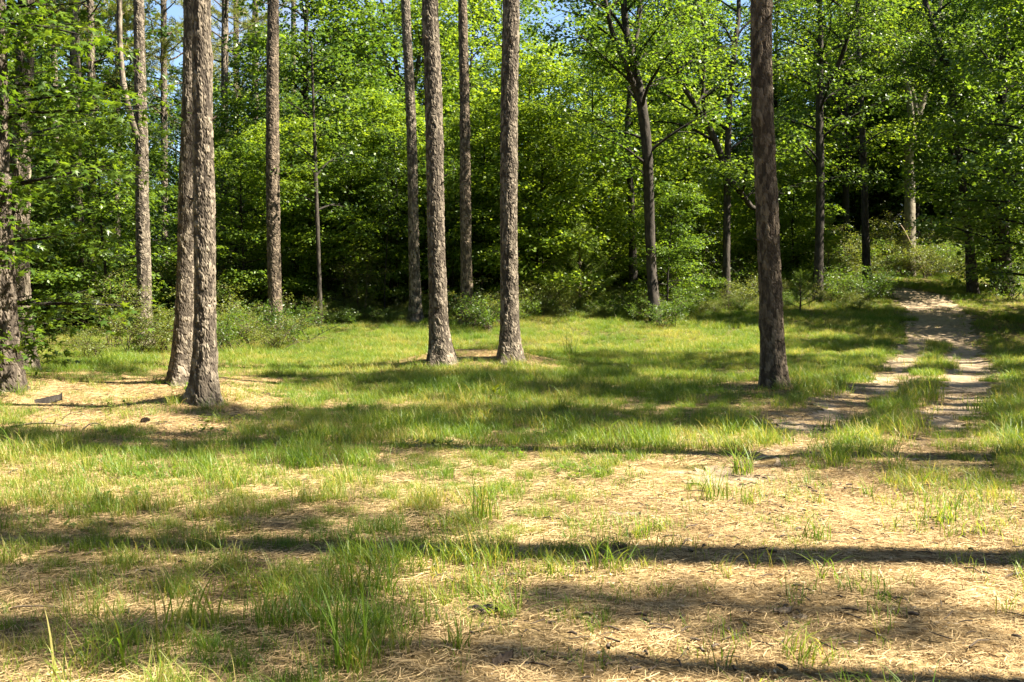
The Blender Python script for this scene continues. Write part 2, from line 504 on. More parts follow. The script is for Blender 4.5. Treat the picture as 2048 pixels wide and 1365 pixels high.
def spray_leaves(g, C, n, rh, rv, size, droop=.25, star=False, aspect=.55, tilt=.55, out=None):
    """n leaves round each spray centre C; flat, slightly drooping sprays"""
    m = len(C)
    P = np.repeat(C, n, 0)
    a = g.uniform(0, 2 * pi, m * n)
    rr = np.sqrt(g.uniform(0, 1, m * n)) * rh
    # each spray is a tilted disc
    tl = np.repeat(g.normal(0, .28, (m, 2)), n, 0)
    off = np.stack([np.cos(a) * rr, np.sin(a) * rr, np.zeros(m * n)], -1)
    off[:, 2] = off[:, 0] * tl[:, 0] + off[:, 1] * tl[:, 1] - droop * rr ** 2 / rh + g.normal(0, rv, m * n)
    P = P + off
    N_ = np.stack([g.normal(0, tilt, m * n), g.normal(0, tilt, m * n), np.ones(m * n)], -1)
    D_ = np.stack([np.cos(a + g.normal(0, .7, m * n)), np.sin(a + g.normal(0, .7, m * n)), g.normal(-.25, .35, m * n)], -1)
    Ls = size * g.uniform(.5, 1.4, m * n)
    if star:
        return star_faces(P, D_, N_, Ls)
    return leaf_faces(P, D_, N_, Ls, Ls * aspect * g.uniform(.8, 1.2, m * n))

def limb_path(g, start, az, el, length, flat=.5, m=6, wob=.08, up_tip=0.0):
    P = [np.array(start, float)]
    step = length / (m - 1)
    for k in range(m - 1):
        d = np.array([math.cos(az) * math.cos(el), math.sin(az) * math.cos(el), math.sin(el)])
        P.append(P[-1] + d * step)
        az += g.normal(0, wob * 2.2)
        el += (-flat * el) / (m - 1) * 1.6 + g.normal(0, wob) + up_tip / (m - 1)
    return np.array(P)

def broadleaf(seed, H, r0, lo, spread, nl, size=.115, per=56, tilt=.55, trunk=None, radii=None, forks=(), el=(.35, .85), spray=(.48, .10), star=False,
              nsub=6, shape=.55, aspect=.78, droop=.25, lean=.4, azr=None, skip_trunk=False, dens=1.0):
    """wood and leaf buffers of one broadleaf tree, base at the origin"""
    g = rng_of(seed)
    hero = trunk is not None
    W, Lb = Buf(), Buf()
    if trunk is None:
        k = 7
        t = np.linspace(0, 1, k)
        wx, wy = np.cumsum(g.normal(0, .5 * lean, k)) * t, np.cumsum(g.normal(0, .5 * lean, k)) * t
        trunk = np.stack([wx * .5, wy * .5, t * H], -1)
        trunk[0, 2] = -.25
        radii = r0 * (1 - .86 * t) ** .9
        radii[0] *= 1.35
    trunk = np.asarray(trunk, float)
    Tm = spline(np.column_stack([trunk, radii]), 26)
    tubes = [(Tm[:, :3], np.maximum(Tm[:, 3], .012), 9)]
    sources = [Tm]
    for f in forks:                                  # each fork: list of points + radii
        Fm = spline(np.asarray(f, float), 14)
        tubes.append((Fm[:, :3], np.maximum(Fm[:, 3], .01), 7))
        sources.append(Fm)
    centers = []
    total = nl
    z0 = Tm[0, 2]; z1 = max(s[:, 2].max() for s in sources)
    for s_i, S in enumerate(sources):
        cnt = total if s_i == 0 else max(5, int(total * .45))
        zz = S[:, 2]
        lo_z = z0 + lo * (z1 - z0)
        cand = np.where(zz >= lo_z)[0]
        if len(cand) < 2:
            continue
        az = g.uniform(0, 2 * pi)
        for i in range(cnt):
            q = (i + g.uniform(0, 1)) / cnt
            idx = cand[0] + q * (cand[-1] - cand[0])
            i0 = int(idx); fr = idx - i0; i1 = min(i0 + 1, len(S) - 1)
            p = S[i0] * (1 - fr) + S[i1] * fr
            hq = (p[2] - lo_z) / max(.1, z1 - lo_z)
            az += 2.4 + g.normal(0, .35)
            a_ = az if azr is None else g.uniform(*azr)
            prof = (1 - hq) ** shape * (.55 + .45 * min(1, hq * 4)) + .18
            Ln = spread * prof * g.uniform(.7, 1.15)
            e0 = g.uniform(*el) + .35 * hq
            path = limb_path(g, p[:3], a_, e0, Ln, flat=.75)
            r_ = min(p[3] * .55, .02 + .012 * Ln)
            Lm = spline(np.column_stack([path, np.linspace(r_, .008, len(path))]), 9)
            tubes.append((Lm[:, :3], Lm[:, 3], 5))
            for j in range(nsub):
                s = .28 + .72 * (j + g.uniform(.2, .9)) / nsub
                ki = min(len(Lm) - 2, int(s * (len(Lm) - 1)))
                pp = Lm[ki, :3]
                dd = Lm[ki + 1, :3] - Lm[ki, :3]
                base_az = math.atan2(dd[1], dd[0])
                sa = base_az + (1 if j % 2 else -1) * g.uniform(.45, 1.15)
                sl = Ln * g.uniform(.22, .42) * (1.15 - .5 * s) + .15
                sp = limb_path(g, pp, sa, g.uniform(-.05, .35), sl, flat=.9, m=4)
                tubes.append((sp, np.linspace(max(.006, Lm[ki, 3] * .5), .004, 4), 3))
                ns = max(1, int(round(sl / (spray[0] * 1.05))))
                for q2 in range(ns):
                    w = (q2 + .8) / ns
                    a0 = w * 3
                    k0 = min(2, int(a0))
                    centers.append(sp[k0] * (1 - (a0 - k0)) + sp[k0 + 1] * (a0 - k0))
            centers.append(Lm[-1, :3])
    for q_, (P, r_, n) in enumerate(tubes):
        if hero and q_ <= len(forks):                # furrowed bark on the trunk and its forks
            Q = spline(np.column_stack([P, r_]), 170 if q_ == 0 else 60)
            ns_ = 26 if q_ == 0 else 16
            off, val = bark_disp(seed + q_, np.linspace(0, np.linalg.norm(np.diff(Q[:, :3], axis=0), axis=1).sum(), len(Q)), ns_, 2 * pi * Q[:, 3].mean(), (.05, .16), .016)
            V, F = tube(Q[:, :3], Q[:, 3], ns_, disp=off * np.clip(Q[:, 3] / .12, .2, 1)[:, None])
            W.add(V, F, val.ravel())
            continue
        V, F = tube(P, r_, n)
        W.add(V, F)
    C = np.array(centers)
    keep = g.uniform(0, 1, len(C)) < dens
    C = C[keep]
    V, F = spray_leaves(g, C + g.normal(0, .08, C.shape), per, spray[0], spray[1], size, star=star, aspect=aspect, droop=droop, tilt=tilt)
    Lb.add(V, F)
    return W, Lb

def needle_tufts(g, C, D, n, ln, w=.009, spread=.75):
    m = len(C)
    P = np.repeat(C, n, 0); Dd = np.repeat(unit(D), n, 0)
    d = unit(Dd * .75 + g.normal(0, spread, (m * n, 3)))
    L_ = ln * g.uniform(.7, 1.15, m * n)
    s = unit(np.cross(d, g.normal(0, 1, (m * n, 3)))) * w
    P = P + Dd * (g.uniform(-.5, .6, m * n) * ln * .8)[:, None]
    V = np.stack([P - s, P + s, P + d * L_[:, None]], 1).reshape(-1, 3)
    i = np.arange(m * n)[:, None] * 3
    return V, i + [0, 1, 2]

def pine_crown(seed, Hc, spread, nl, trunk_r=.12, tuft=15, ln=.24, dead=5, w=.012):
    """branches and needles from the crown base (origin) up to Hc, dead stubs hanging below"""
    g = rng_of(seed)
    W, Nd = Buf(), Buf()
    az = g.uniform(0, 6)
    C, D = [], []
    for i in range(nl):
        q = (i + g.uniform(0, 1)) / nl
        z = q * Hc * .96
        az += 2.4 + g.normal(0, .3)
        Ln = spread * ((1 - q) ** .6 * (.65 + .35 * min(1, q * 3.5)) + .12) * g.uniform(.7, 1.15)
        path = limb_path(g, (0, 0, z), az, g.uniform(.05, .5) + .4 * q, Ln, flat=.2, m=6, wob=.10, up_tip=.35)
        Lm = spline(np.column_stack([path, np.linspace(.018 + .012 * Ln * (1 - .5 * q), .008, 6)]), 9)
        W.add(*tube(Lm[:, :3], Lm[:, 3], 5))
        for j in range(8):
            s = .35 + .65 * (j + g.uniform(0, 1)) / 8
            ki = min(7, int(s * 8))
            dd = Lm[ki + 1, :3] - Lm[ki, :3]
            sa = math.atan2(dd[1], dd[0]) + (1 if j % 2 else -1) * g.uniform(.4, 1.1)
            sl = Ln * g.uniform(.14, .30) + .2
            sp = limb_path(g, Lm[ki, :3], sa, g.uniform(0, .7), sl, flat=0, m=4, up_tip=.4)
            W.add(*tube(sp, np.linspace(.012, .005, 4), 3))
            for q2 in np.linspace(.35, 1.05, max(3, int(sl / .16))):
                a0 = min(2.99, q2 * 3); k0 = int(a0)
                C.append(sp[k0] * (1 - a0 + k0) + sp[k0 + 1] * (a0 - k0) + g.normal(0, .07, 3)); D.append(sp[-1] - sp[0])
        C.append(Lm[-1, :3]); D.append(Lm[-1, :3] - Lm[-2, :3])
    for i in range(dead):
        path = limb_path(g, (0, 0, -g.uniform(.3, 3.5)), g.uniform(0, 6.28), g.uniform(-.1, .4), g.uniform(.5, 1.8), m=5, wob=.2)
        W.add(*tube(path, np.linspace(.022, .006, 5), 4))
    V, F = needle_tufts(g, np.array(C), np.array(D), tuft, ln, w=w)
    Nd.add(V, F)
    return W, Nd

def bark_disp(g_seed, S, n, circ, cell=(.075, .13), depth=.017):
    """flaky bark plates: jittered cells in (around, along); returns offset (len(S), n) and a value per vertex"""
    cw = max(6, int(round(circ / cell[0])))
    th = np.arange(n) / n * cw
    s = np.asarray(S) / cell[1]
    TH, SS = np.meshgrid(th, s)
    wx = TH / cw * 2 * pi
    cx, cy_ = np.cos(wx) * cw / 6.28, np.sin(wx) * cw / 6.28
    TH = TH + .75 * (fbm(cx * 1.1 + SS * .9, cy_ * 1.1 - SS * .5, g_seed + 7) - .5)
    SS = SS + .9 * (fbm(cx * .9 + 40, cy_ * .9 + SS * .8, g_seed + 8) - .5)
    best = np.full(TH.shape, 9.0); sec = np.full(TH.shape, 9.0); idv = np.zeros(TH.shape)
    fi, fj = np.floor(TH).astype(int), np.floor(SS).astype(int)
    for di in (-1, 0, 1):
        for dj in (-1, 0, 1):
            ci, cj = fi + di, fj + dj
            cm = np.mod(ci, cw)
            px = ci + .15 + .7 * hash2(cm, cj, g_seed)
            py = cj + .15 + .7 * hash2(cm, cj, g_seed + 1)
            d = np.maximum(np.abs(TH - px) * .9, np.abs(SS - py)) * .6 + .4 * np.hypot(TH - px, SS - py)
            closer = d < best
            sec = np.where(closer, best, np.minimum(sec, d))
            idv = np.where(closer, hash2(cm, cj, g_seed + 2), idv)
            best = np.where(closer, d, best)
    e = sstep(0.0, .11, sec - best)
    off = depth * (e * (.45 + .75 * idv) - .55)
    tiltv = (SS - np.floor(SS)) - .5
    off = off + depth * .5 * e * (fbm(cx * 3.5, SS * 3.1 + cy_ * 3.5, g_seed + 3) - .5) * 2
    off = off + depth * .35 * (vnoise(cx * 9, SS * 8 + cy_ * 9, g_seed + 4) - .5)
    return off, idv * .9 + .05

def pine_trunk(base, pts, H, seed, sides=84, top_z=None, flare=1.5, cell=(.038, .10), depth=.016, lean=None, fine=.024):
    """pts: [(x, y, z, r)] in world space; returned in the space of base"""
    pts = np.array(pts, float)
    zt = pts[-1, 2]
    d = (pts[-1, :3] - pts[-2, :3]); d = d / d[2]
    d[:2] *= .4
    extra = []
    for f in (.33, .66, 1.0):
        z = zt + (H - zt) * f
        q = pts[-1, :3] + d * (z - zt)
        extra.append([q[0], q[1], z, max(.03, pts[-1, 3] * (1 - .85 * f))])
    allp = np.vstack([pts, extra])
    allp[:, :3] -= np.asarray(base)
    L1 = zt - pts[0, 2]
    m1 = int(L1 / fine)
    zs = allp[:, 2]
    zz = np.concatenate([np.linspace(zs[0], zs[0] + L1 + .3, m1), np.linspace(zs[0] + L1 + .6, zs[-1], 24)])
    dense = spline(allp, 400)
    P = np.stack([np.interp(zz, dense[:, 2], dense[:, k]) for k in range(3)], -1)
    r = np.interp(zz, dense[:, 2], dense[:, 3])
    hrel = zz - zs[0]
    th = np.arange(sides) * 2 * pi / sides
    g = rng_of(seed)
    ph = g.uniform(0, 6.28, 3)
    fl = np.exp(-np.clip(hrel - .1, 0, None) / .36)
    lob = 1 + .22 * np.cos(5 * th + ph[0]) + .16 * np.cos(3 * th + ph[1])
    off, val = bark_disp(seed, zz, sides, 2 * pi * r.mean(), cell, depth)
    big = (vnoise(th[None, :] * 1.3 + 0 * zz[:, None], zz[:, None] * 1.1 + 0 * th[None, :], seed + 5) - .5) * .05 * r[:, None] * 2
    sm = sstep(pi * 1.8, pi * 1.2, th)[None, :]
    D = off + big * sm + (fl * (flare - 1))[:, None] * r[:, None] * lob[None, :]
    # bark swells and knots
    for k in range(5):
        zc, tc = g.uniform(zs[0] + .5, zs[0] + L1), g.uniform(0, 6.28)
        dz = (zz - zc)[:, None] / .12; dt = np.angle(np.exp(1j * (th - tc)))[None, :] / .5
        D = D + .022 * np.exp(-dz * dz - dt * dt)
    V, F = tube(P, r, sides, disp=D)
    b = Buf()
    b.add(V, F, val.ravel())
    return b, dense

def pine(label, pix_pts, base_v, H, seed, crown, crown_z, mat='bark_pine', group='pines of the clearing', sides=84, Y=None, stem=None, csc=1.0, cell=(.038, .10), flare=1.7, depth=.016, fine=.024):
    """pix_pts: [(u_centre, v, width_px)] from the base up"""
    u0, v0, w0 = pix_pts[0]
    if Y is None:
        g0 = ground(u0, base_v)
        Y = g0[1]
    k = Y / FPX
    pts = []
    for u, v, w in pix_pts:
        p = at(u, v, Y)
        pts.append([p[0], Y, p[2], w * k / 2 / (CP if False else 1)])
    pts = np.array(pts)
    base = np.array([pts[0][0], Y, gz(pts[0][0], Y)])
    pts[0, 2] = base[2] - .12
    root = empty('pine_tree', base)
    tag(root, label, 'tree', group)
    b, dense = pine_trunk(base, pts, H, seed, sides=sides, cell=cell, flare=flare, depth=depth, fine=fine)
    link('trunk', b.mesh('pine_trunk', M[mat], False), root)
    if Y < 30:
        FEET.append((base[0], Y, pts[0][3] * flare))
        gg = rng_of(seed + 900)
        for q in range(4):
            kz = gg.uniform(.35, 1.0) * (pts[-1, 2] - base[2])
            ki = int(np.argmin(abs(dense[:, 2] - kz)))
            a_ = gg.uniform(0, 6.28); L_ = gg.uniform(.03, .12)
            d_ = np.array([math.cos(a_), math.sin(a_), gg.uniform(-.1, .4)])
            p_ = dense[ki, :3]
            bs = Buf(); bs.add(*tube(np.array([p_ + d_ * dense[ki, 3] * .7, p_ + d_ * (dense[ki, 3] + L_ * .4), p_ + d_ * (dense[ki, 3] + L_) + [0, 0, .02]]), [.03, .016, .009], 6))
            link('branch_stub', bs.mesh('branch_stub', M['twig']), root)
    i = int(np.argmin(abs(dense[:, 2] - crown_z)))
    wm, nm = crown
    for nme, me_ in (('branches', wm), ('crown', nm)):
        o = link(nme, me_, root)
        if nme == 'branches': o['kind'] = 'stuff'
        o.location = tuple(dense[i, :3]); o.rotation_euler = (0, 0, seed * 1.7); o.scale = (csc,) * 3
    return root, base, dense

FEET = []                                     # where the near trunks stand
CROWNS = []
for s, (hc, sp, nl, tf) in enumerate([(10, 3.4, 30, 15), (8.5, 3.0, 26, 15), (12, 3.8, 34, 15), (11, 2.7, 56, 20)]):
    w, n = pine_crown(100 + s, hc, sp, nl, tuft=tf)
    CROWNS.append((w.mesh('pine_branches', M['twig']), n.mesh('pine_needles', M['needle'], False)))

# ------------------------------------------------------------------ the pines that stand in view
pine('dark furrowed trunk cut by the left edge of the photo', [(14, 775, 62), (10, 700, 52), (4, 600, 48), (-4, 400, 44), (-10, 200, 42), (-14, 0, 40)], 778, 25, 11, CROWNS[0], 11, mat='bark_furrowed', cell=(.055, .20), depth=.028, flare=1.3, group=None)
pine('stout pale trunk with spreading foot, next to the dark trunk at the left edge', [(47, 738, 52), (42, 660, 46), (37, 560, 40), (40, 400, 36), (46, 200, 32), (53, 0, 29)], 742, 25, 12, CROWNS[1], 11.5, mat='bark_pine', cell=(.06, .22), depth=.024, flare=1.3, group=None)
r5, b5, d5 = pine('lit pine with a thin side stem forking off its left flank', [(290, 690, 29), (289, 620, 27), (287, 500, 27), (284, 400, 25), (284, 300, 24), (281, 200, 22), (279, 100, 20), (277, 0, 19)], 693, 24, 13, CROWNS[1], 12.5, sides=44, group=None)
pine('leaning pine half hidden behind the nearest left pine', [(366, 764, 44), (367, 690, 38), (371, 560, 34), (374, 400, 32), (379, 200, 28), (381, 0, 25)], 767, 25, 14, CROWNS[2], 11.5, group=None)
pine('nearest tall pine on the left with a dark needle mound at its foot', [(408, 800, 46), (410, 720, 42), (410, 600, 40), (408, 400, 39), (405, 200, 37), (402, 0, 34)], 804, 25, 15, CROWNS[0], 11, mat='bark_pine', group=None)
pine('slim straight pine to the right of the paired left pines', [(552, 664, 28), (549, 560, 26), (546, 400, 26), (545, 200, 24), (546, 0, 21)], 668, 25, 16, CROWNS[2], 13, sides=44, mat='bark_pine_red', group=None)
pine('slim pale pine, leftmost and farthest of the central four', [(832, 640, 23), (828, 500, 21), (824, 300, 20), (818, 150, 18), (811, 0, 17)], 642, 25, 17, CROWNS[1], 15, sides=40, group=None)
pine('stout pine of the central pair, knobbly high on its trunk', [(883, 724, 40), (878, 640, 36), (873, 500, 33), (871, 400, 33), (868, 250, 33), (865, 120, 32), (860, 0, 31)], 727, 26, 18, CROWNS[0], 13, group=None)
pine('dark slim pine seen between the two stout central pines', [(935, 640, 25), (933, 560, 23), (931, 400, 22), (929, 200, 19), (925, 0, 17)], 648, 25, 19, CROWNS[2], 14.5, sides=40, mat='bark_pine_red', group=None)
pine('stout straight pine with flared foot, right of the central pair', [(1020, 720, 38), (1019, 640, 35), (1018, 500, 34), (1018, 400, 33), (1019, 200, 33), (1022, 0, 31)], 722, 26, 20, CROWNS[1], 13, flare=1.6, group=None)
pine('big lone pine in the grass left of the dirt track', [(1548, 768, 47), (1545, 700, 45), (1540, 560, 43), (1533, 400, 42), (1525, 200, 41), (1522, 0, 39)], 772, 26, 21, CROWNS[2], 11.5, mat='bark_pine_red', flare=1.32, cell=(.055, .15), group=None)

# side stem of the forked pine
p0, Y5 = at(281, 262, b5[1]), b5[1]
st = [[*(at(u, v, Y5 - .1)[:3] - b5), w * Y5 / FPX / 2] for u, v, w in [(276, 275, 14), (266, 245, 14), (255, 205, 12), (246, 160, 11), (241, 100, 10), (239, 40, 10), (240, -40, 9), (246, -200, 6)]]
S = spline(np.array(st), 70)
off, val = bark_disp(77, np.arange(70) * .08, 20, .5, depth=.008)
bb = Buf(); V, F = tube(S[:, :3], S[:, 3], 20, disp=off); bb.add(V, F, val.ravel())
link('side_stem', bb.mesh('side_stem', M['bark_pine']), r5)

# pines deeper in the wood on the left
def bgpine(label, u, Y, w, lean, seed, H=22, cz=9, cr=0, csc=.9, mat='bark_pine'):
    x = (u - 1024) / FPX * Y
    z = gz(x, Y)
    v0 = pix(x, Y, z)[1]
    pp = [(u, v0, w * 1.15), (u + lean * .3, v0 - 150, w), (u + lean * .6, 250, w * .92), (u + lean, 0, w * .8)]
    r, bs, d = pine(label, pp, v0, H, seed, CROWNS[cr], cz, mat=mat, sides=28, Y=Y, csc=csc, group=None, fine=.06)
    return r, bs, d
bgpine('pale spotted pine behind the leafy branches at upper left', 158, 33, 22, -10, 31, cz=8.5, cr=0)
bgpine('thinner shaded pine just right of the pale spotted one at upper left', 184, 36, 16, -3, 32, cz=9, cr=1)
bgpine('thin pine stem nearest the upper left corner', 118, 40, 12, -12, 33, cz=10, cr=2)
bgpine('dim pine stem showing right behind the nearest left pine', 446, 42, 15, 4, 34, cz=10, cr=1)
bgpine('faint far pine left of the slim straight pine', 508, 50, 14, 3, 35, cz=9, cr=0)
bgpine('distant pine between the forked pine and the leaning pine', 330, 46, 13, -3, 36, cz=8, cr=2)
bgpine('far pine seen just left of the forked pine', 232, 44, 13, 5, 37, cz=8.5, cr=1)

bgpine('far thin pine near the left edge behind the leafy branches', 70, 48, 12, -4, 38, H=20, cz=6, cr=1)
bgpine('far pine directly behind the pair of left pines', 385, 55, 12, 2, 39, H=20, cz=6.5, cr=0, csc=1.0)
bgpine('far pine with low boughs left of the far pines behind the forked pine', 268, 52, 12, 6, 40, H=18, cz=5.5, cr=1, csc=1.0)
bgpine('far pine right of the dim stem behind the nearest left pine', 475, 58, 12, -3, 41, H=19, cz=6, cr=2, csc=.9)
bgpine('far pine high above the dark hollow at left', 150, 54, 12, 6, 42, H=20, cz=6, cr=2, csc=.9)
bgpine('far pine tucked behind the slim straight pine', 585, 60, 11, 2, 43, H=19, cz=7, cr=1, csc=.9)

# ------------------------------------------------------------------ broadleaf trees with trunks one can follow
def heroleaf(label, pp, base_v, H, seed, leaf, bark='bark_dark', forks=(), Y=None, name='broadleaf_tree', **kw):
    u0, v0, w0 = pp[0]
    if Y is None:
        Y = ground(u0, base_v)[1]
    k = Y / FPX
    x0 = (u0 - 1024) / FPX * Y
    base = np.array([x0, Y, gz(x0, Y)])
    tr, rad = [], []
    g = rng_of(seed)
    dy = 0
    for u, v, w in pp:
        p = at(u, v, Y) - base
        tr.append([p[0], dy, p[2]]); rad.append(w * k / 2)
        dy += g.normal(0, .12)
    tr[0][2] = -.2
    rad[0] *= 1.25
    top = tr[-1]
    tr.append([top[0] * 1.15 + g.normal(0, .4), dy, max(top[2] + 2, H)]); rad.append(.03)
    fk = []
    for f in forks:
        q = []
        for n_, (u, v, w) in enumerate(f):
            p = at(u, v, Y) - base
            q.append([p[0], (0 if n_ == 0 else .35 * n_ * (1 if len(fk) % 2 else -1)), p[2], w * k / 2])
        e = np.array(q[-1]) + (np.array(q[-1]) - np.array(q[-2])) * 1.2
        e[2] = max(e[2], q[-1][2] + 1.5); e[3] = .02
        q.append(list(e))
        fk.append(q)
    W, Lf = broadleaf(seed, H, rad[0], kw.pop('lo', .25), kw.pop('spread', 4.0), kw.pop('nl', 26), trunk=np.array(tr), radii=np.array(rad), forks=fk, **kw)
    root = tag(empty(name, base), label, 'tree')
    link('trunk', W.mesh('broadleaf_trunk', M[bark]), root)
    link('crown', Lf.mesh('broadleaf_crown', M[leaf], False), root)
    return root

heroleaf('dark broadleaf trunk rising right of centre, forked near the top of the photo', [(1312, 640, 22), (1305, 540, 20), (1300, 420, 20), (1293, 300, 20), (1280, 200, 19), (1262, 100, 14), (1248, 0, 12)], 645, 17, 201, 'leaf_mid',
         forks=[[(1284, 215, 15), (1255, 150, 11), (1225, 90, 9), (1208, 40, 8)], [(1276, 180, 10), (1270, 110, 9), (1283, 40, 7)]], lo=.24, spread=3.2, nl=22, dens=.6)
heroleaf('slim dark trunk behind the sunlit young pine', [(1268, 575, 16), (1266, 480, 14), (1262, 380, 13), (1255, 280, 12), (1262, 160, 9)], 590, 14, 202, 'leaf_bright', lo=.3, spread=3.0, nl=16, dens=.65)
heroleaf('crooked dark broadleaf tree left of the lone pine, forked into spreading limbs', [(1452, 605, 15), (1452, 500, 14), (1453, 400, 14), (1455, 330, 13), (1462, 200, 11), (1474, 60, 9), (1482, 0, 8)], 612, 16, 203, 'leaf_mid',
         forks=[[(1453, 345, 14), (1420, 270, 12), (1375, 205, 10), (1350, 170, 8)], [(1452, 360, 13), (1478, 372, 13), (1500, 395, 11), (1530, 410, 8)], [(1410, 255, 9), (1402, 180, 8), (1402, 80, 7), (1380, 20, 5)]], lo=.22, spread=3.4, nl=16, dens=.6)
heroleaf('dark upright broadleaf tree right of the lone pine', [(1635, 602, 19), (1640, 500, 17), (1643, 380, 16), (1646, 250, 15), (1648, 170, 13), (1650, 60, 10)], 606, 17, 204, 'leaf_dark',
         forks=[[(1648, 180, 11), (1672, 130, 9), (1690, 60, 8)]], lo=.2, spread=3.6, nl=24, dens=.65)
heroleaf('pale-barked tree forking into two dark limbs where the track disappears', [(1816, 540, 25), (1818, 450, 23), (1823, 360, 19), (1826, 290, 17), (1848, 220, 13), (1868, 150, 11), (1880, 90, 9)], 552, 17, 205, 'leaf_mid', bark='bark_pale',
         forks=[[(1826, 285, 14), (1812, 200, 11), (1795, 155, 10)], [(1836, 250, 9), (1834, 190, 8), (1828, 150, 7)]], lo=.55, spread=3.4, nl=18, dens=.6, Y=46)
heroleaf('dark curving trunk on the bank right of the track', [(1947, 580, 20), (1940, 480, 17), (1928, 380, 15), (1916, 250, 14), (1905, 150, 13), (1880, 70, 11), (1855, 0, 10)], 588, 16, 206, 'leaf_dark', lo=.25, spread=3.6, nl=22, dens=.8)
heroleaf('dark trunk nearest the right edge of the photo', [(2014, 585, 24), (2010, 480, 20), (2004, 350, 18), (2000, 200, 16), (2004, 80, 13)], 592, 17, 207, 'leaf_dark', lo=.18, spread=4.2, nl=28)
heroleaf('slender dark trunk between the upright tree and the pale forked tree', [(1735, 545, 15), (1730, 450, 14), (1724, 330, 12), (1715, 200, 10)], 560, 14, 208, 'leaf_mid', lo=.3, spread=2.3, nl=14, dens=.55, Y=42)
heroleaf('many-limbed tree spreading behind the slim pale central pine', [(822, 590, 15), (818, 450, 14), (812, 330, 13), (808, 240, 12), (795, 185, 9), (770, 120, 8), (745, 50, 7)], 600, 15, 209, 'leaf_bright',
         forks=[[(808, 235, 9), (830, 170, 8), (845, 100, 7)], [(805, 225, 8), (790, 120, 7), (765, 20, 6)], [(812, 245, 8), (760, 180, 6), (730, 130, 5)]], lo=.45, spread=3.0, nl=14, dens=.75, Y=43)
heroleaf('thin sapling trunk standing clear in front of the dark thicket left of centre', [(641, 650, 10), (640, 560, 8), (637, 450, 8), (633, 350, 7)], 655, 9, 210, 'leaf_dark', lo=.38, spread=1.9, nl=14, nsub=4, per=36, name='sapling')

# leafy star-leaved tree whose low branches hang in from the left edge
gs = ground(-60, 770)
W, Lf = broadleaf(301, 11, .12, .08, 2.9, 78, size=.14, per=22, el=(-.25, .35), spray=(.42, .08), star=True, nsub=7, shape=.3, droop=.6, lean=.2, dens=.9)
root = tag(empty('star_leaved_tree', (-8.75, 15.6, gz(-8.75, 15.6))), 'star-leaved tree hanging bright leafy branches across the left edge trunks', 'tree')
link('trunk', W.mesh('star_leaved_trunk', M['bark_dark']), root)
link('crown', Lf.mesh('star_leaved_crown', M['leaf_star'], False), root)

# ------------------------------------------------------------------ broadleaf trees that make up the wall of leaves
VAR = []
specs = [  # H, r0, lo, spread, nl, size, per, leaf, bark, el, spray
    (18, .20, .22, 4.6, 44, .165, 46, 'leaf_bright', 'bark_dark', (.2, .8), (.62, .14)),
    (17, .18, .20, 4.3, 42, .16, 46, 'leaf_mid', 'bark_dark', (.2, .8), (.60, .14)),
    (19, .22, .28, 4.8, 42, .17, 46, 'leaf_dark', 'bark_dark', (.2, .9), (.64, .14)),
    (13, .13, .10, 3.7, 46, .15, 46, 'leaf_bright', 'bark_dark', (.1, .6), (.55, .10)),
    (8, .07, .05, 3.0, 36, .125, 62, 'leaf_bright', 'bark_dark', (-.05, .35), (.56, .045)),
    (7, .06, .05, 2.6, 32, .12, 62, 'leaf_mid', 'bark_dark', (-.05, .35), (.54, .045)),
    (6, .05, .05, 2.3, 36, .115, 52, 'leaf_bright', 'bark_dark', (.1, .6), (.44, .08)),
    (12, .12, .09, 3.5, 46, .15, 46, 'leaf_mid', 'bark_dark', (.1, .6), (.55, .10)),
]
for k, (H, r0, lo, sp, nl, sz, per, lf, bk, el, spr) in enumerate(specs):
    W, Lf = broadleaf(400 + k, H, r0, lo, sp, nl, size=sz, per=per, el=el, spray=spr, tilt=.38 if k in (4, 5) else .55, dens=.82 if k in (4, 5) else .85)
    VAR.append((W.mesh('wood_%d' % k, M[bk]), Lf.mesh('leaves_%d' % k, M[lf], False)))

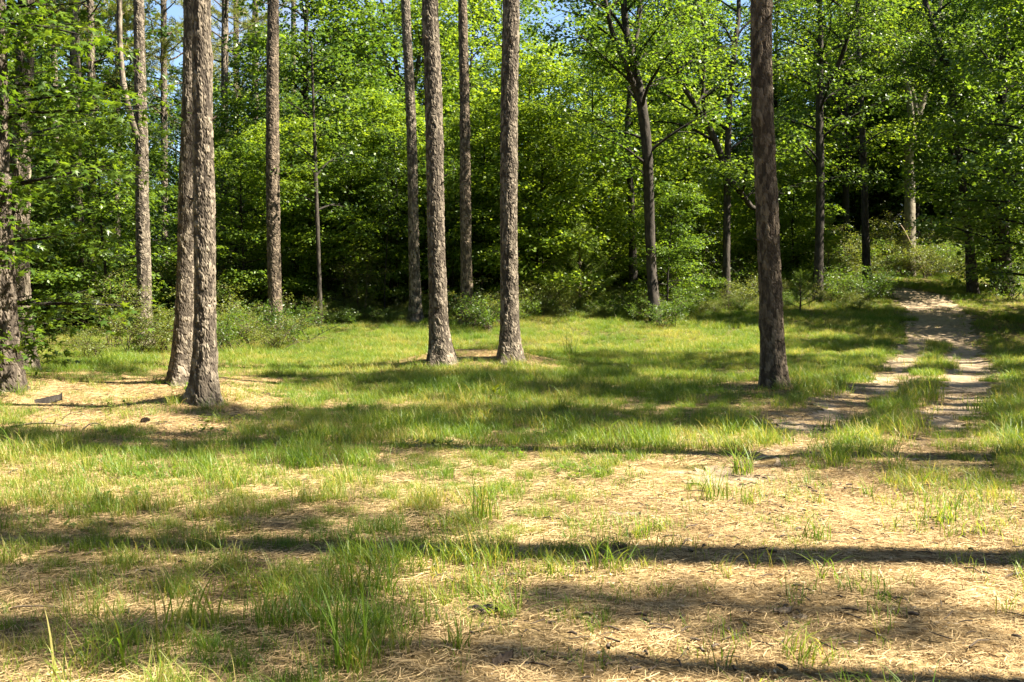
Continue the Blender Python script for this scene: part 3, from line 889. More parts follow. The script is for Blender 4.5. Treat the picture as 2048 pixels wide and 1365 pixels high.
def put(label, u, Y, k, sc=1.0, rz=None, name='broadleaf_tree', group=None, leaf=None, x=None):
    x = (u - 1024) / FPX * Y if x is None else x
    g = rng_of(int(u * 13 + Y * 7 + k))
    root = tag(empty(name, (x, Y, gz(x, Y) - .03), g.uniform(0, 6.28) if rz is None else rz, sc), label, 'tree', group)
    link('trunk', VAR[k][0], root)
    link('crown', VAR[k][1], root)
    return root
WALL = [
    ('dark leafy tree behind the forked pine', 300, 36, 5, 1.0),
    ('low shady tree filling the gap left of the leaning pine', 215, 31, 5, .95),
    ('tall shaded tree between the nearest left pine and the slim straight pine', 480, 38, 7, .66),
    ('low tree with hanging sprays beside the foot of the slim straight pine', 490, 33.5, 4, .75),
    ('tall dark-limbed tree right behind the slim straight pine', 615, 39, 1, .95),
    ('leafy tree over the thin sapling left of centre', 690, 40, 7, 1.0),
    ('low layered tree left of the slim pale central pine', 755, 36, 4, .95),
    ('bright low tree right of the thin sapling', 690, 34, 5, .75),
    ('layered low tree close behind the slim pale central pine', 795, 36.5, 6, 1.1),
    ('bright sprays of a low tree between the two stout central pines', 965, 36, 4, .9),
    ('low sunlit tree left of the fluffy young pine', 1075, 35, 6, 1.15),
    ('low dappled tree behind the slim straight pine', 590, 35, 4, .85),
    ('small leafy tree just right of the thin sapling trunk', 655, 34.5, 6, .8),
    ('small leafy tree low behind the stout knobbly pine', 872, 34.5, 6, .75),
    ('small leafy tree low behind the flared central pine', 1012, 34.5, 6, .8),
    ('small leafy tree behind the fluffy bright young pine', 1200, 40, 6, .95),
    ('small leafy tree low behind the lone pine', 1515, 41, 6, .8),
    ('bright tree seen between the slim pale pine and the stout central pine', 850, 44, 3, 1.0),
    ('low bright tree behind the stout central pine', 890, 39, 5, 1.0),
    ('tall sunlit tree between the stout central pines', 935, 46, 3, 1.0),
    ('bright layered tree right behind the flared central pine', 1060, 37, 4, 1.15),
    ('tall bright tree right of the flared central pine, below the open sky', 1105, 44, 3, .78),
    ('broad sunlit tree left of the dark forked trunk', 1190, 41, 4, 1.2),
    ('low dark tree under the dark forked trunk', 1335, 33.6, 5, .62),
    ('yellow-green tree right of the dark forked trunk', 1375, 43, 6, 1.3),
    ('tall leafy tree behind the crooked tree', 1400, 50, 1, .85),
    ('shaded tree behind the lone pine', 1545, 46, 5, 1.1),
    ('pale leaved low tree between the lone pine and the upright tree', 1585, 40, 6, .9),
    ('tall tree behind the upright dark tree', 1690, 47, 0, .95),
    ('leafy tree leaning over the bend of the track', 1770, 52, 7, 1.1),
    ('tall dark tree over the bank at the upper right', 1905, 54, 1, 1.0),
    ('dense dark tree behind the trunk at the right edge', 1985, 40, 7, 1.0),
    ('shady tree whose leaves close the right edge of the photo', 2075, 31, 7, 1.0),
    ('dark leafy tree low behind the right bank', 1995, 41, 5, .75),
    ('dense shaded tree at the left behind the hanging branches', 60, 31, 7, .68),
    ('tall tree beyond the hanging branches at the left edge', -110, 31, 2, .7),
]
for lb, u, Y, k, sc in WALL:
    put(lb, u, Y, k, sc)

# ------------------------------------------------------------------ trees outside the picture on the sunny side (they cast the shade on the clearing)
pt = np.array([[0, 0, -.1, .2], [.05, 0, 4, .18], [0, .1, 9, .165], [.1, 0, 14, .14]])
SB, SD = pine_trunk((0, 0, 0), pt, 24, 61, sides=20, fine=.15)
SM = SB.mesh('pine_trunk', M['bark_pine'])
def shade_pine(x, y, cz=12, cr=0, csc=1.0, rz=0.0, sc=1.0, rx=0.0, thin=1.0):
    root = tag(empty('pine_tree', (x, y, gz(x, y)), rz, sc), 'tall pine to the right of the clearing, beyond the edge of the view', 'tree', 'pines right of the view')
    root.rotation_euler = (rx, 0, rz)
    link('trunk', SM, root).scale = (thin, thin, 1)
    for n_, me_ in (('branches', CROWNS[cr][0]), ('crown', CROWNS[cr][1])):
        o = link(n_, me_, root)
        if n_ == 'branches': o['kind'] = 'stuff'
        o.location = (0.08, .05, cz); o.scale = (csc,) * 3
for a in [(11.0, 5.05, 14.5, 3, .62, .3, 1.0, .07, 1.35), (10.2, 8.7, 15.0, 3, .62, 1.0, 1.0, .08, 1.2), (12.4, 10.2, 12, 3, .72, 2.1, 1.0, 0.0, .7), (15.8, 10.0, 12, 3, .66, .7, 1.0, 0.0, .6),
          (12.6, 15.7, 12, 3, .8, 4.0), (18.0, 11.6, 12, 1, .9, 2.7, 1.0, 0.0, .7), (13.0, 3.1, 13, 3, .24, 3.3, 1.0, 0.0, .3), (10.8, 2.5, 13, 3, .28, 5.3, 1.0, 0.0, .3), (17.4, 2.0, 14, 3, .34, 1.3, 1.0, 0.0, .3), (9.0, 2.9, 14, 3, .34, 2.2, 1.0, 0.0, .3), (22.5, 13.5, 12, 3, .8, 2.2), (24.0, 17.0, 12, 3, .8, .6),
          (20.0, 17.5, 12, 2, .9, 1.4), (18.2, 6.8, 13, 0, .6, 4.4, 1.0, 0.0, .5), (16.4, 13.2, 12, 3, .7, 3.0, 1.0, 0.0, .7), (17.5, 21.0, 11, 3, .9, 2.0),
          (13.6, 12.6, 14, 1, .6, 3.6, 1.0, .05, .8), (15.2, 18.6, 13, 0, .7, 5.6, 1.0, 0.0, .8)]:
    shade_pine(*a)
def shade_leaf(x, y, k, sc, rz=0.0):
    put('leafy tree to the right of the clearing, beyond the edge of the view', 0, y, k, sc, rz=rz, x=x, group='leafy trees right of the view')
for a in [(21, 24.5, 1, .9, .4), (25, 31, 0, 1.0, 2.2)]:
    shade_leaf(*a)

# ------------------------------------------------------------------ scattering with geometry nodes (uncountable things only)
def scatter(name, P, rot, scl, idx, meshes, label):
    me = bpy.data.meshes.new(name)
    P = np.asarray(P, np.float32)
    me.vertices.add(len(P)); me.vertices.foreach_set('co', P.ravel())
    a = me.attributes.new('rot', 'FLOAT_VECTOR', 'POINT'); a.data.foreach_set('vector', np.asarray(rot, np.float32).ravel())
    a = me.attributes.new('scl', 'FLOAT', 'POINT'); a.data.foreach_set('value', np.asarray(scl, np.float32))
    a = me.attributes.new('idx', 'INT', 'POINT'); a.data.foreach_set('value', np.asarray(idx, np.int32))
    o = link(name, me)
    tag(o, label, kind='stuff')
    ng = bpy.data.node_groups.new(name + '_scatter', 'GeometryNodeTree')
    ng.interface.new_socket('Geometry', in_out='INPUT', socket_type='NodeSocketGeometry')
    ng.interface.new_socket('Geometry', in_out='OUTPUT', socket_type='NodeSocketGeometry')
    N, L = ng.nodes, ng.links
    gi, go = N.new('NodeGroupInput'), N.new('NodeGroupOutput')
    ip = N.new('GeometryNodeInstanceOnPoints')
    jn = N.new('GeometryNodeJoinGeometry')
    for m in reversed(list(meshes)):          # joined geometry counts its inputs from the last link
        if isinstance(m, bpy.types.Object):
            src = m
        else:
            src = bpy.data.objects.new(m.name + '_source', m)
        oi = N.new('GeometryNodeObjectInfo'); oi.inputs['Object'].default_value = src
        oi.inputs['As Instance'].default_value = True
        L.new(oi.outputs['Geometry'], jn.inputs[0])
    def attr(n, t):
        x = N.new('GeometryNodeInputNamedAttribute'); x.data_type = t; x.inputs['Name'].default_value = n
        return x.outputs['Attribute']
    L.new(gi.outputs[0], ip.inputs['Points'])
    L.new(jn.outputs[0], ip.inputs['Instance'])
    ip.inputs['Pick Instance'].default_value = True
    L.new(attr('idx', 'INT'), ip.inputs['Instance Index'])
    L.new(attr('rot', 'FLOAT_VECTOR'), ip.inputs['Rotation'])
    L.new(attr('scl', 'FLOAT'), ip.inputs['Scale'])
    L.new(ip.outputs[0], go.inputs[0])
    md = o.modifiers.new('scatter', 'NODES'); md.node_group = ng
    return o

# the deep wood behind, one mass of tree behind tree
def joined(k, deep=None):
    W, L_ = VAR[k]
    b = bpy.data.meshes.new('wood_tree_%d' % k)
    def arr(me):
        V = np.empty(len(me.vertices) * 3, np.float32); me.vertices.foreach_get('co', V)
        n = len(me.polygons); lt = np.empty(n, np.int32); me.polygons.foreach_get('loop_total', lt)
        li = np.empty(len(me.loops), np.int32); me.loops.foreach_get('vertex_index', li)
        return V.reshape(-1, 3), lt, li
    V1, t1, l1 = arr(W); V2, t2, l2 = arr(L_)
    V = np.concatenate([V1, V2]); lt = np.concatenate([t1, t2]); li = np.concatenate([l1, l2 + len(V1)])
    b.vertices.add(len(V)); b.vertices.foreach_set('co', V.ravel())
    b.loops.add(len(li)); b.loops.foreach_set('vertex_index', li)
    b.polygons.add(len(lt)); b.polygons.foreach_set('loop_start', np.concatenate([[0], np.cumsum(lt)[:-1]]).astype(np.int32))
    try: b.polygons.foreach_set('loop_total', lt)
    except Exception: pass
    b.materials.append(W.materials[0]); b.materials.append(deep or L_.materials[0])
    b.polygons.foreach_set('material_index', np.concatenate([np.zeros(len(t1)), np.ones(len(t2))]).astype(np.int32))
    b.update(calc_edges=True)
    return b
TREES = [joined(k, M['leaf_shaded'] if k in (1, 2, 5, 7) else M['leaf_dark']) for k in range(8)]  # darker leaf colours swapped in, painting shade into the gaps
g = rng_of(5)
P, sc, ix = [], [], []
def open_sky(x, y):
    u = 1024 + FPX * x / y
    return 1040 < u < 1140
for y in np.arange(50, 82, 5.0):
    xw = y * .62 + 8
    for x in np.arange(-xw, xw, 5.3):
        xx, yy = x + g.uniform(-2, 2), y + g.uniform(-2, 2)
        uu = 1024 + FPX * xx / yy
        if uu > 1500: k = int(g.choice([0, 1, 2, 3, 7]))
        elif uu > 560: k = int(g.choice([3, 7, 3, 7, 1, 0])) if yy < 60 else int(g.choice([3, 7, 5]))
        else: k = int(g.choice([7, 3, 5, 4]))
        if open_sky(xx, yy):
            k = int(g.choice([4, 5]))
        P.append((xx, yy, gz(xx, yy))); sc.append(g.uniform(.8, 1.08)); ix.append(k)
for i in range(70):                                                               # low leafy growth beyond both sides of the view
    yy = g.uniform(14, 56); sd = g.choice([-1, 1])
    xx = sd * (yy * .60 + 5 + abs(g.normal(0, 8)) + (6 if yy < 24 else 0))
    if sd > 0: xx = max(xx, 24 if yy < 30 else 20)
    P.append((xx, yy, gz(xx, yy))); sc.append(g.uniform(.7, 1.1)); ix.append(int(g.choice([4, 5, 6])))
for i in range(26):                                                               # low growth closing the view past the bend of the track
    yy = g.uniform(51, 60); xx = (g.uniform(1480, 2130) - 1024) / FPX * yy
    P.append((xx, yy, gz(xx, yy))); sc.append(g.uniform(.7, 1.1)); ix.append(int(g.choice([4, 5, 6])))
for x, y0, y1 in [(-19, 4, 48), (-25, -8, 50), (-31, -14, 40), (28, -8, 36), (34, -10, 40)]:           # the wood goes on at both sides
    for y in np.arange(y0, y1, 4.5):
        xx, yy = x + g.uniform(-2, 2), y + g.uniform(-1.5, 1.5)
        P.append((xx, yy, gz(xx, yy))); sc.append(g.uniform(.8, 1.05)); ix.append(int(g.choice([0, 1, 2, 3, 7])))
for y, x0, x1 in [(-9, -26, 34), (-14.5, -30, 36), (-20, -30, 36)]:                # and behind the camera
    for x in np.arange(x0, x1, 5.2):
        xx, yy = x + g.uniform(-2, 2), y + g.uniform(-1.5, 1.5)
        P.append((xx, yy, gz(xx, yy))); sc.append(g.uniform(.8, 1.05)); ix.append(int(g.choice([0, 1, 2, 3, 7])))
n = len(P)
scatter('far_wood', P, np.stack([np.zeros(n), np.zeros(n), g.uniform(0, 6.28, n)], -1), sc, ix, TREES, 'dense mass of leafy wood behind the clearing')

# ------------------------------------------------------------------ shrubs, young pines, undergrowth
def shrub(seed, h, r, stems, size, per, leaf_aspect=.5, spray=.16):
    g = rng_of(seed)
    W, Lb = Buf(), Buf()
    C = []
    for i in range(stems):
        az = g.uniform(0, 6.28)
        p = limb_path(g, (g.normal(0, .12), g.normal(0, .12), -.03), az, g.uniform(.75, 1.45), h * g.uniform(.7, 1.2), flat=.35, m=6, wob=.12)
        p[:, :2] *= r / max(.3, h * .55)
        W.add(*tube(p, np.linspace(.012, .003, 6), 4))
        for j in range(6):
            k = g.integers(1, 5)
            q = limb_path(g, p[k] + (p[k + 1] - p[k]) * g.uniform(0, 1), g.uniform(0, 6.28), g.uniform(0, .9), h * g.uniform(.18, .38), m=4)
            W.add(*tube(q, np.linspace(.005, .002, 4), 3))
            C += [q[1], q[2], q[3]]
        C += [p[-1], p[-2]]
    V, F = spray_leaves(g, np.array(C), per, spray, .045, size, aspect=leaf_aspect, tilt=.8)
    Lb.add(V, F)
    return W, Lb
SHR = []
for k, (h, r, st_, sz, per, lf) in enumerate([(1.5, .9, 14, .055, 13, 'shrub'), (1.1, .9, 12, .05, 13, 'shrub'), (1.9, 1.1, 14, .075, 11, 'leaf_mid'), (1.3, 1.2, 13, .07, 12, 'leaf_dark'), (2.4, .7, 9, .05, 12, 'shrub')]):
    W, Lf = shrub(500 + k, h, r, st_, sz, per)
    SHR.append((W.mesh('shrub_stems_%d' % k, M['twig']), Lf.mesh('shrub_leaves_%d' % k, M[lf], False)))
SHRUBS = [
    ('feathery yellow-green shrub at the foot of the forked pine', 262, 712, 0, 1.0),
    ('bright twiggy shrub left of the forked pine foot', 225, 700, 4, .9),
    ('light green shrub between the forked pine and the leaning pine', 325, 705, 0, .95),
    ('low sunlit shrub at the edge of the dark hollow on the left', 185, 716, 1, .8),
    ('olive shrub just right of the nearest left pine', 455, 703, 3, .95),
    ('bushy shrub left of the slim straight pine foot', 505, 690, 0, 1.0),
    ('dark spreading shrub right of the slim straight pine foot', 590, 690, 3, .95),
    ('shrub in front of the slim straight pine', 545, 700, 1, .9),
    ('slender upright shrub with pale leaves right of the thin sapling', 726, 640, 4, 1.0),
    ('shrub at the foot of the slim pale central pine', 838, 632, 1, .9),
    ('shrub at the foot of the dark slim pine in the centre', 940, 655, 0, .9),
    ('dark shrub left of the flared central pine', 980, 662, 3, .9),
    ('sunlit shrub right of the flared central pine', 1075, 628, 0, 1.1),
    ('leafy shrub left of the sunlit young pine', 1105, 592, 2, .9),
    ('dark bushy shrub beside the dark forked trunk', 1330, 655, 3, .8),
    ('white-glinting leafy shrub between the forked trunk and the crooked tree', 1385, 605, 2, 1.2),
    ('shrub at the foot of the crooked tree', 1480, 612, 1, 1.1),
    ('shrub just right of the lone pine, by the upright tree', 1660, 608, 2, .9),
    ('dark shrub at the left verge of the track', 1735, 605, 3, 1.0),
    ('dark overhanging shrub at the bend of the track', 1765, 595, 3, .8),
    ('broad sunlit shrub at the foot of the pale forked tree', 1815, 553, 0, 1.2),
    ('sunlit shrub right of the pale forked tree', 1860, 556, 0, 1.1),
    ('shrub by the small blue shape beyond the track', 1915, 560, 1, 1.2),
    ('shrub below the trunk at the right edge', 2020, 600, 3, 1.1),
]
for lb, u, v, k, sc in SHRUBS:
    q = ground(u, v)
    root = tag(empty('shrub', (q[0], q[1], q[2]), u * .37, sc), lb, 'shrub', 'shrubs along the edge of the wood')
    link('stems', SHR[k][0], root); link('leaves', SHR[k][1], root)

def young_pine(seed, h, r):
    g = rng_of(seed)
    W, Nd = Buf(), Buf()
    tr = np.array([[0, 0, -.05], [.04, .02, h * .4], [.0, .03, h * .75], [.02, 0, h]])
    W.add(*tube(spline(tr, 8), np.linspace(.04, .008, 8), 6))
    C, D = [], []
    az = 0
    for i in range(int(h * 16)):
        q = (i + .5) / (h * 16)
        z = h * (.1 + .88 * q)
        az += 2.4 + g.normal(0, .2)
        L_ = r * (1 - q) ** .7 * g.uniform(.75, 1.15) + .12
        p = limb_path(g, (0, 0, z), az, .35 + .5 * q, L_, flat=-.2, m=5, wob=.05)
        W.add(*tube(p, np.linspace(.012, .005, 5), 4))
        for s in np.linspace(.35, 1, max(3, int(L_ / .12))):
            a0 = min(3.99, s * 4); k0 = int(a0)
            C.append(p[k0] * (1 - a0 + k0) + p[k0 + 1] * (a0 - k0)); D.append(p[k0 + 1] - p[k0] + np.array([0, 0, .01]))
    C.append(tr[-1]); D.append(np.array([0, 0, 1.0]))
    Nd.add(*needle_tufts(g, np.array(C), np.array(D), 26, .17, w=.0045, spread=.6))
    return W, Nd
YP = []
for k, (h, r) in enumerate([(2.6, 1.25), (1.3, .75), (.9, .5)]):
    W, Nd = young_pine(600 + k, h, r)
    YP.append((W.mesh('young_pine_stem_%d' % k, M['twig']), Nd.mesh('young_pine_needles_%d' % k, M['needle_bright'], False)))
for lb, u, v, k, sc in [('fluffy bright young pine in the sun right of centre', 1160, 622, 0, 1.1), ('small young pine below the fluffy bright one', 1112, 630, 1, 1.0),
                        ('small bright young pine just right of the lone pine', 1600, 625, 1, 1.0), ('young pine beyond the lone pine, up on the bank', 1655, 590, 0, .8),
                        ('young pine deep in shade left of the thin sapling', 600, 630, 0, 1.2), ('tiny young pine beside the blue shape beyond the track', 1930, 560, 1, 1.1)]:
    q = ground(u, v)
    root = tag(empty('young_pine', (q[0], q[1], q[2]), u * .77, sc), lb, 'young pine', 'young pines')
    link('stem', YP[k][0], root); link('needles', YP[k][1], root)

# thin dark saplings crowding behind the central pines
W, Lf = broadleaf(701, 5.5, .028, .45, 1.1, 9, size=.10, per=26, nsub=3, spray=(.35, .05))
SAP = (W.mesh('sapling_stem', M['bark_dark']), Lf.mesh('sapling_leaves', M['leaf_dark'], False))
g = rng_of(71)
for u in [700, 716, 752, 770, 781, 795, 858, 906, 962, 975, 1085, 575, 470]:
    Y = g.uniform(33, 39)
    x = (u - 1024) / FPX * Y
    root = tag(empty('thin_sapling', (x, Y, gz(x, Y)), g.uniform(0, 6), g.uniform(.8, 1.15)), 'thin dark sapling stem in the thicket behind the pines', 'sapling', 'thin saplings in the thicket')
    link('stem', SAP[0], root); link('leaves', SAP[1], root)

# unnumbered undergrowth below the wall of leaves
g = rng_of(81)
P, sc, ix = [], [], []
def shr_join(k):
    W, L_ = SHR[k]
    VAR.append((W, L_)); m = joined(len(VAR) - 1); VAR.pop()
    return m
USRC = [shr_join(k) for k in range(5)]
for i in range(900):
    Y = g.uniform(30, 56)
    u = g.uniform(-150, 2200)
    x = (u - 1024) / FPX * Y
    if track_mask(np.array([x]), np.array([Y]))[0] > -.7: continue
    edge = np.interp(u, [-200, 100, 300, 500, 700, 1000, 1100, 1300, 1500, 1700, 1760, 2300], [28, 30, 31, 32, 35, 34, 38, 39, 39, 38, 45, 43]) + 1
    if Y < edge: continue
    P.append((x, Y, gz(x, Y) - .03)); sc.append(g.uniform(.7, 1.35)); ix.append(int(g.choice([0, 1, 2, 3, 3, 2, 4])))
for i in range(40):
    u = g.uniform(-250, 200); Y = g.uniform(30, 37)
    x = (u - 1024) / FPX * Y
    P.append((x, Y, gz(x, Y) - .03)); sc.append(g.uniform(.6, 1.1)); ix.append(int(g.choice([2, 3])))
for i in range(420):                                                              # the same growth beyond both sides of the view
    Y = g.uniform(14, 50)
    x = g.choice([-1, 1]) * (Y * .56 + abs(g.normal(0, 7)) + (3.5 if Y < 24 else 1.5))
    if track_mask(np.array([x]), np.array([Y]))[0] > -.7 or (x > 0 and Y < 20): continue
    P.append((x, Y, gz(x, Y) - .03)); sc.append(g.uniform(.7, 1.35)); ix.append(int(g.choice([0, 1, 2, 3, 3, 2, 4])))
for i in range(240):
    u = g.uniform(380, 1740)
    edge = np.interp(u, [300, 500, 700, 1000, 1100, 1300, 1500, 1700], [28, 29.5, 32, 31.5, 33, 32.5, 35, 35])
    Y = edge + abs(g.normal(0, 2.2)) - .3
    x = (u - 1024) / FPX * Y
    if track_mask(np.array([x]), np.array([Y]))[0] > -.7: continue
    P.append((x, Y, gz(x, Y) - .03)); sc.append(g.uniform(.2, .52)); ix.append(int(g.choice([0, 1, 3, 4, 2])))
n = len(P)
scatter('undergrowth', P, np.stack([np.zeros(n), np.zeros(n), g.uniform(0, 6.28, n)], -1), sc, ix, USRC, 'tangled leafy undergrowth along the foot of the wood')

# ------------------------------------------------------------------ grass
def blades(g, n, rad, h, w, lean=.5, seg=3):
    """n arching blades"""
    a = g.uniform(0, 6.28, n); rr = np.sqrt(g.uniform(0, 1, n)) * rad
    B = np.stack([np.cos(a) * rr, np.sin(a) * rr, np.full(n, -.015)], -1)
    da = g.uniform(0, 6.28, n)
    d = np.stack([np.cos(da), np.sin(da), np.zeros(n)], -1)
    hh = h * g.uniform(.45, 1.15, n)
    ln = lean * g.uniform(.2, 1.3, n)
    side = np.stack([-d[:, 1], d[:, 0], np.zeros(n)], -1)
    tw = g.normal(0, .5, n)
    side = side * np.cos(tw)[:, None] + d * np.sin(tw)[:, None]
    ww = w * g.uniform(.6, 1.2, n)
    rows = []
    for k in range(seg + 1):
        t = k / seg
        c = B + d * (hh * ln * t * t)[:, None] + np.array([0, 0, 1.0]) * (hh * (t - .28 * ln * t ** 3))[:, None]
        wd = ww * (1 - t) ** .6 * .5
        if k == seg: rows.append(c[:, None])
        else: rows.append(np.stack([c - side * wd[:, None], c + side * wd[:, None]], 1))
    V = np.concatenate(rows, 1)
    m = V.shape[1]
    i = np.arange(n)[:, None] * m
    F = []
    for k in range(seg - 1):
        F += [i + [2 * k, 2 * k + 1, 2 * k + 3], i + [2 * k, 2 * k + 3, 2 * k + 2]]
    F.append(i + [2 * seg - 2, 2 * seg - 1, 2 * seg])
    return V.reshape(-1, 3), np.concatenate(F, 0)

def blade_mesh(name, seed, n, rad, h, w, mat, lean=.5, seg=3):
    b = Buf(); b.add(*blades(rng_of(seed), n, rad, h, w, lean, seg))
    return b.mesh(name, M[mat], False)
TILE = .5
def turf_tile(name, seed, n, h, w=.0062, lean=.8, tall=0, th=.3):
    g = rng_of(seed)
    b = Buf()
    # blades gather in tufts
    k = max(3, n // 14)
    V, F = blades(g, n, .01, h, w, lean, 3)
    per = len(V) // n
    c = g.uniform(-TILE / 2, TILE / 2, (k, 2))[g.integers(0, k, n)] + g.normal(0, .045, (n, 2))
    V = V.reshape(n, per, 3); V[:, :, :2] += c[:, None, :]
    b.add(V.reshape(-1, 3), F)
    if tall:
        c = g.uniform(-TILE / 2, TILE / 2, 2)
        V, F = blades(g, tall, .07, th, .008, 1.0, 5)
        V[:, :2] += c
        b.add(V, F)
    return b.mesh(name, M['grass'], False)
CLASSES = [(34, .13), (125, .13), (250, .15), (430, .17)]
TURF = []
for ci, (n_, h_) in enumerate(CLASSES):
    for k in range(4):
        TURF.append(turf_tile('turf_tile', 800 + ci * 10 + k, n_, h_ * (.85 + .15 * k), tall=(0, 0, 14, 22)[k] if ci else (0, 0, 5, 7)[k], th=(.2, .26, .3, .34)[ci]))
def tiles(y0, y1, seed, size=TILE, grow=1.0):
    """tile centres over the floor in view and a bit beyond, tiles turned at random"""
    g = rng_of(seed)
    out = []
    for y in np.arange(y0, y1, size * .94):
        hw = y * .515 * 1.3 + 4
        x = np.arange(-hw, hw, size * .94)
        out.append(np.stack([x + g.uniform(-.06, .06, len(x)), np.full(len(x), y) + g.uniform(-.06, .06, len(x))], -1))
    P = np.concatenate(out)
    return P[:, 0], P[:, 1], g
def slope_rot(X, Y, g):
    e = .25
    sx = (height(X + e, Y) - height(X - e, Y)) / (2 * e); sy = (height(X, Y + e) - height(X, Y - e)) / (2 * e)
    rz = g.uniform(0, 6.28, len(X))
    # Euler XYZ: turn about Z first in the tile's own frame is what we want, so tilt the normal in the turned frame
    from mathutils import Matrix, Euler
    rot = np.zeros((len(X), 3))
    for i in range(len(X)):
        n = Vector((-sx[i], -sy[i], 1)).normalized()
        q = Vector((0, 0, 1)).rotation_difference(n) @ Euler((0, 0, rz[i])).to_quaternion()
        rot[i] = q.to_euler()
    return rot
def tz(X, Y):
    return height(X, Y) - .045 * sstep(-.1, .4, track_mask(X, Y)) * sstep(48, 44, Y)
cnt = {}
X, Y, g = tiles(3.3, 47, 901)
D = grass_density(X, Y, height(X, Y)) * np.where(Y < 14, (.85 + .95 * fbm(X * 1.1, Y * 1.1, 23)) * (1 + .4 * sstep(12.5, 10, Y)), .25 + 1.4 * fbm(X * 1.1, Y * 1.1, 23))
_tm = track_mask(X, Y)
D = np.where(_tm > .02, np.where((_tm < .4) & (g.uniform(0, 1, len(D)) < .5), .14, 0), D)
for mx_, my_, mh_, mr_ in MOUNDS:
    D = D * (1 - .85 * np.exp(-((X - mx_) ** 2 + (Y - my_ + .3) ** 2) / (mr_ * .8) ** 2))
D = D + g.normal(0, .07, len(D))
cls = np.digitize(D, [.06, .24, .5, .78])
kp = cls > 0
X, Y, cls = X[kp], Y[kp], cls[kp] - 1
cnt['turf'] = len(X)
scatter('meadow_grass', np.stack([X, Y, tz(X, Y)], -1), slope_rot(X, Y, g), g.uniform(.75, 1.25, len(X)) * (.42 + .85 * fbm(X * .45, Y * .45, 29)), cls * 4 + g.integers(0, 4, len(X)), TURF, 'green and straw-coloured grass covering the clearing')

# ------------------------------------------------------------------ needle litter
def litter_mesh(name, seed, n, rad, mat, ln=(.035, .115), w=.0013, lift=.016):
    g = rng_of(seed)
    a = g.uniform(0, 6.28, n); rr = np.sqrt(g.uniform(0, 1, n)) * rad
    c = np.stack([np.cos(a) * rr, np.sin(a) * rr, g.uniform(.002, lift, n)], -1)
    d = g.uniform(0, 6.28, n); L_ = g.uniform(*ln, n)
    dv = np.stack([np.cos(d), np.sin(d), g.normal(0, .10, n)], -1) * L_[:, None] / 2
    sv = np.stack([-np.sin(d), np.cos(d), g.normal(0, .6, n)], -1) * w
    bend = np.stack([-np.sin(d), np.cos(d), np.zeros(n)], -1) * (g.normal(0, .08, n) * L_)[:, None]
    V = np.stack([c - dv - sv, c - dv + sv, c + bend + sv, c + bend - sv, c + dv], 1)
    i = np.arange(n)[:, None] * 5
    b = Buf()
    b.add(V.reshape(-1, 3), np.concatenate([i + [0, 1, 2], i + [0, 2, 3], i + [3, 2, 4]], 0))
    return b.mesh(name, M[mat], False)
LIT = [litter_mesh('needle_litter', 850 + k, 850, .31, 'straw') for k in range(5)]
def flake_mesh(name, seed, n, rad):
    g = rng_of(seed)
    a = g.uniform(0, 6.28, n); rr = np.sqrt(g.uniform(0, 1, n)) * rad
    P = np.stack([np.cos(a) * rr, np.sin(a) * rr, g.uniform(.006, .022, n)], -1)
    D = np.stack([np.cos(a * 7), np.sin(a * 7), g.normal(0, .15, n)], -1)
    N_ = np.stack([g.normal(0, .25, n), g.normal(0, .25, n), np.ones(n)], -1)
    L_ = g.uniform(.012, .034, n)
    b = Buf(); b.add(*leaf_faces(P, D, N_, L_, L_ * g.uniform(.3, .6, n), .05))
    return b.mesh(name, M['chaff'], False)
FLK = [flake_mesh('flake_%d' % k, 870 + k, 16, .3) for k in range(3)]
X, Y, g = tiles(3.2, 20, 905)
D = grass_density(X, Y, height(X, Y))
kp = g.uniform(0, 1, len(X)) < np.where(Y < 11, 1.0, np.clip(1.5 - D * 1.1, .25, 1)) * np.where(track_mask(X, Y) > .3, .7, 1) * sstep(22, 15, Y)
X, Y = X[kp], Y[kp]
cnt['straw'] = len(X)
scatter('pine_straw_litter', np.stack([X, Y, tz(X, Y) + .004], -1), slope_rot(X, Y, g), g.uniform(.9, 1.15, len(X)), g.integers(0, 5, len(X)), LIT, 'tan fallen pine needles covering the clearing floor')
X, Y, g = tiles(3.2, 14, 906)
kp = g.uniform(0, 1, len(X)) < np.clip(1.1 - grass_density(X, Y, height(X, Y)) * 1.5, .05, 1)
X, Y = X[kp], Y[kp]
cnt['flake'] = len(X)
scatter('leaf_flake_litter', np.stack([X, Y, tz(X, Y) + .006], -1), slope_rot(X, Y, g), g.uniform(.8, 1.2, len(X)), g.integers(0, 3, len(X)), FLK, 'pale leaf flakes scattered over the needles')
print('scatter', cnt)

# grass that keeps to edges: the strip between the ruts, the verges and round the feet of the pines
EDGE = [blade_mesh('edge_grass', 840 + k, 34, .10, (.17, .23, .28)[k], .0075, 'grass', .9, 4) for k in range(3)]
g = rng_of(909)
PX, PY = [], []
RL = np.array(RUT_L); RR = np.array(RUT_R)
for t in np.linspace(.12, .95, 260):
    a0 = t * (len(RL) - 1); k0 = min(int(a0), len(RL) - 2); l_ = RL[k0] * (1 - a0 + k0) + RL[k0 + 1] * (a0 - k0)
    a1 = np.interp(l_[1], RR[::-1, 1], RR[::-1, 0])
    r_ = np.array([a1, l_[1]])
    m_ = (l_ + r_) / 2
    if fbm(m_[0] * 1.3, m_[1] * .6, 63) > .36:
        PX.append(m_[0] + g.normal(0, .20)); PY.append(m_[1] + g.normal(0, .12))
    PX.append(r_[0] + .75 + abs(g.normal(0, .25))); PY.append(r_[1] + g.normal(0, .1))
    if l_[1] > 14:
        PX.append(l_[0] - .68 - abs(g.normal(0, .2))); PY.append(l_[1] + g.normal(0, .1))
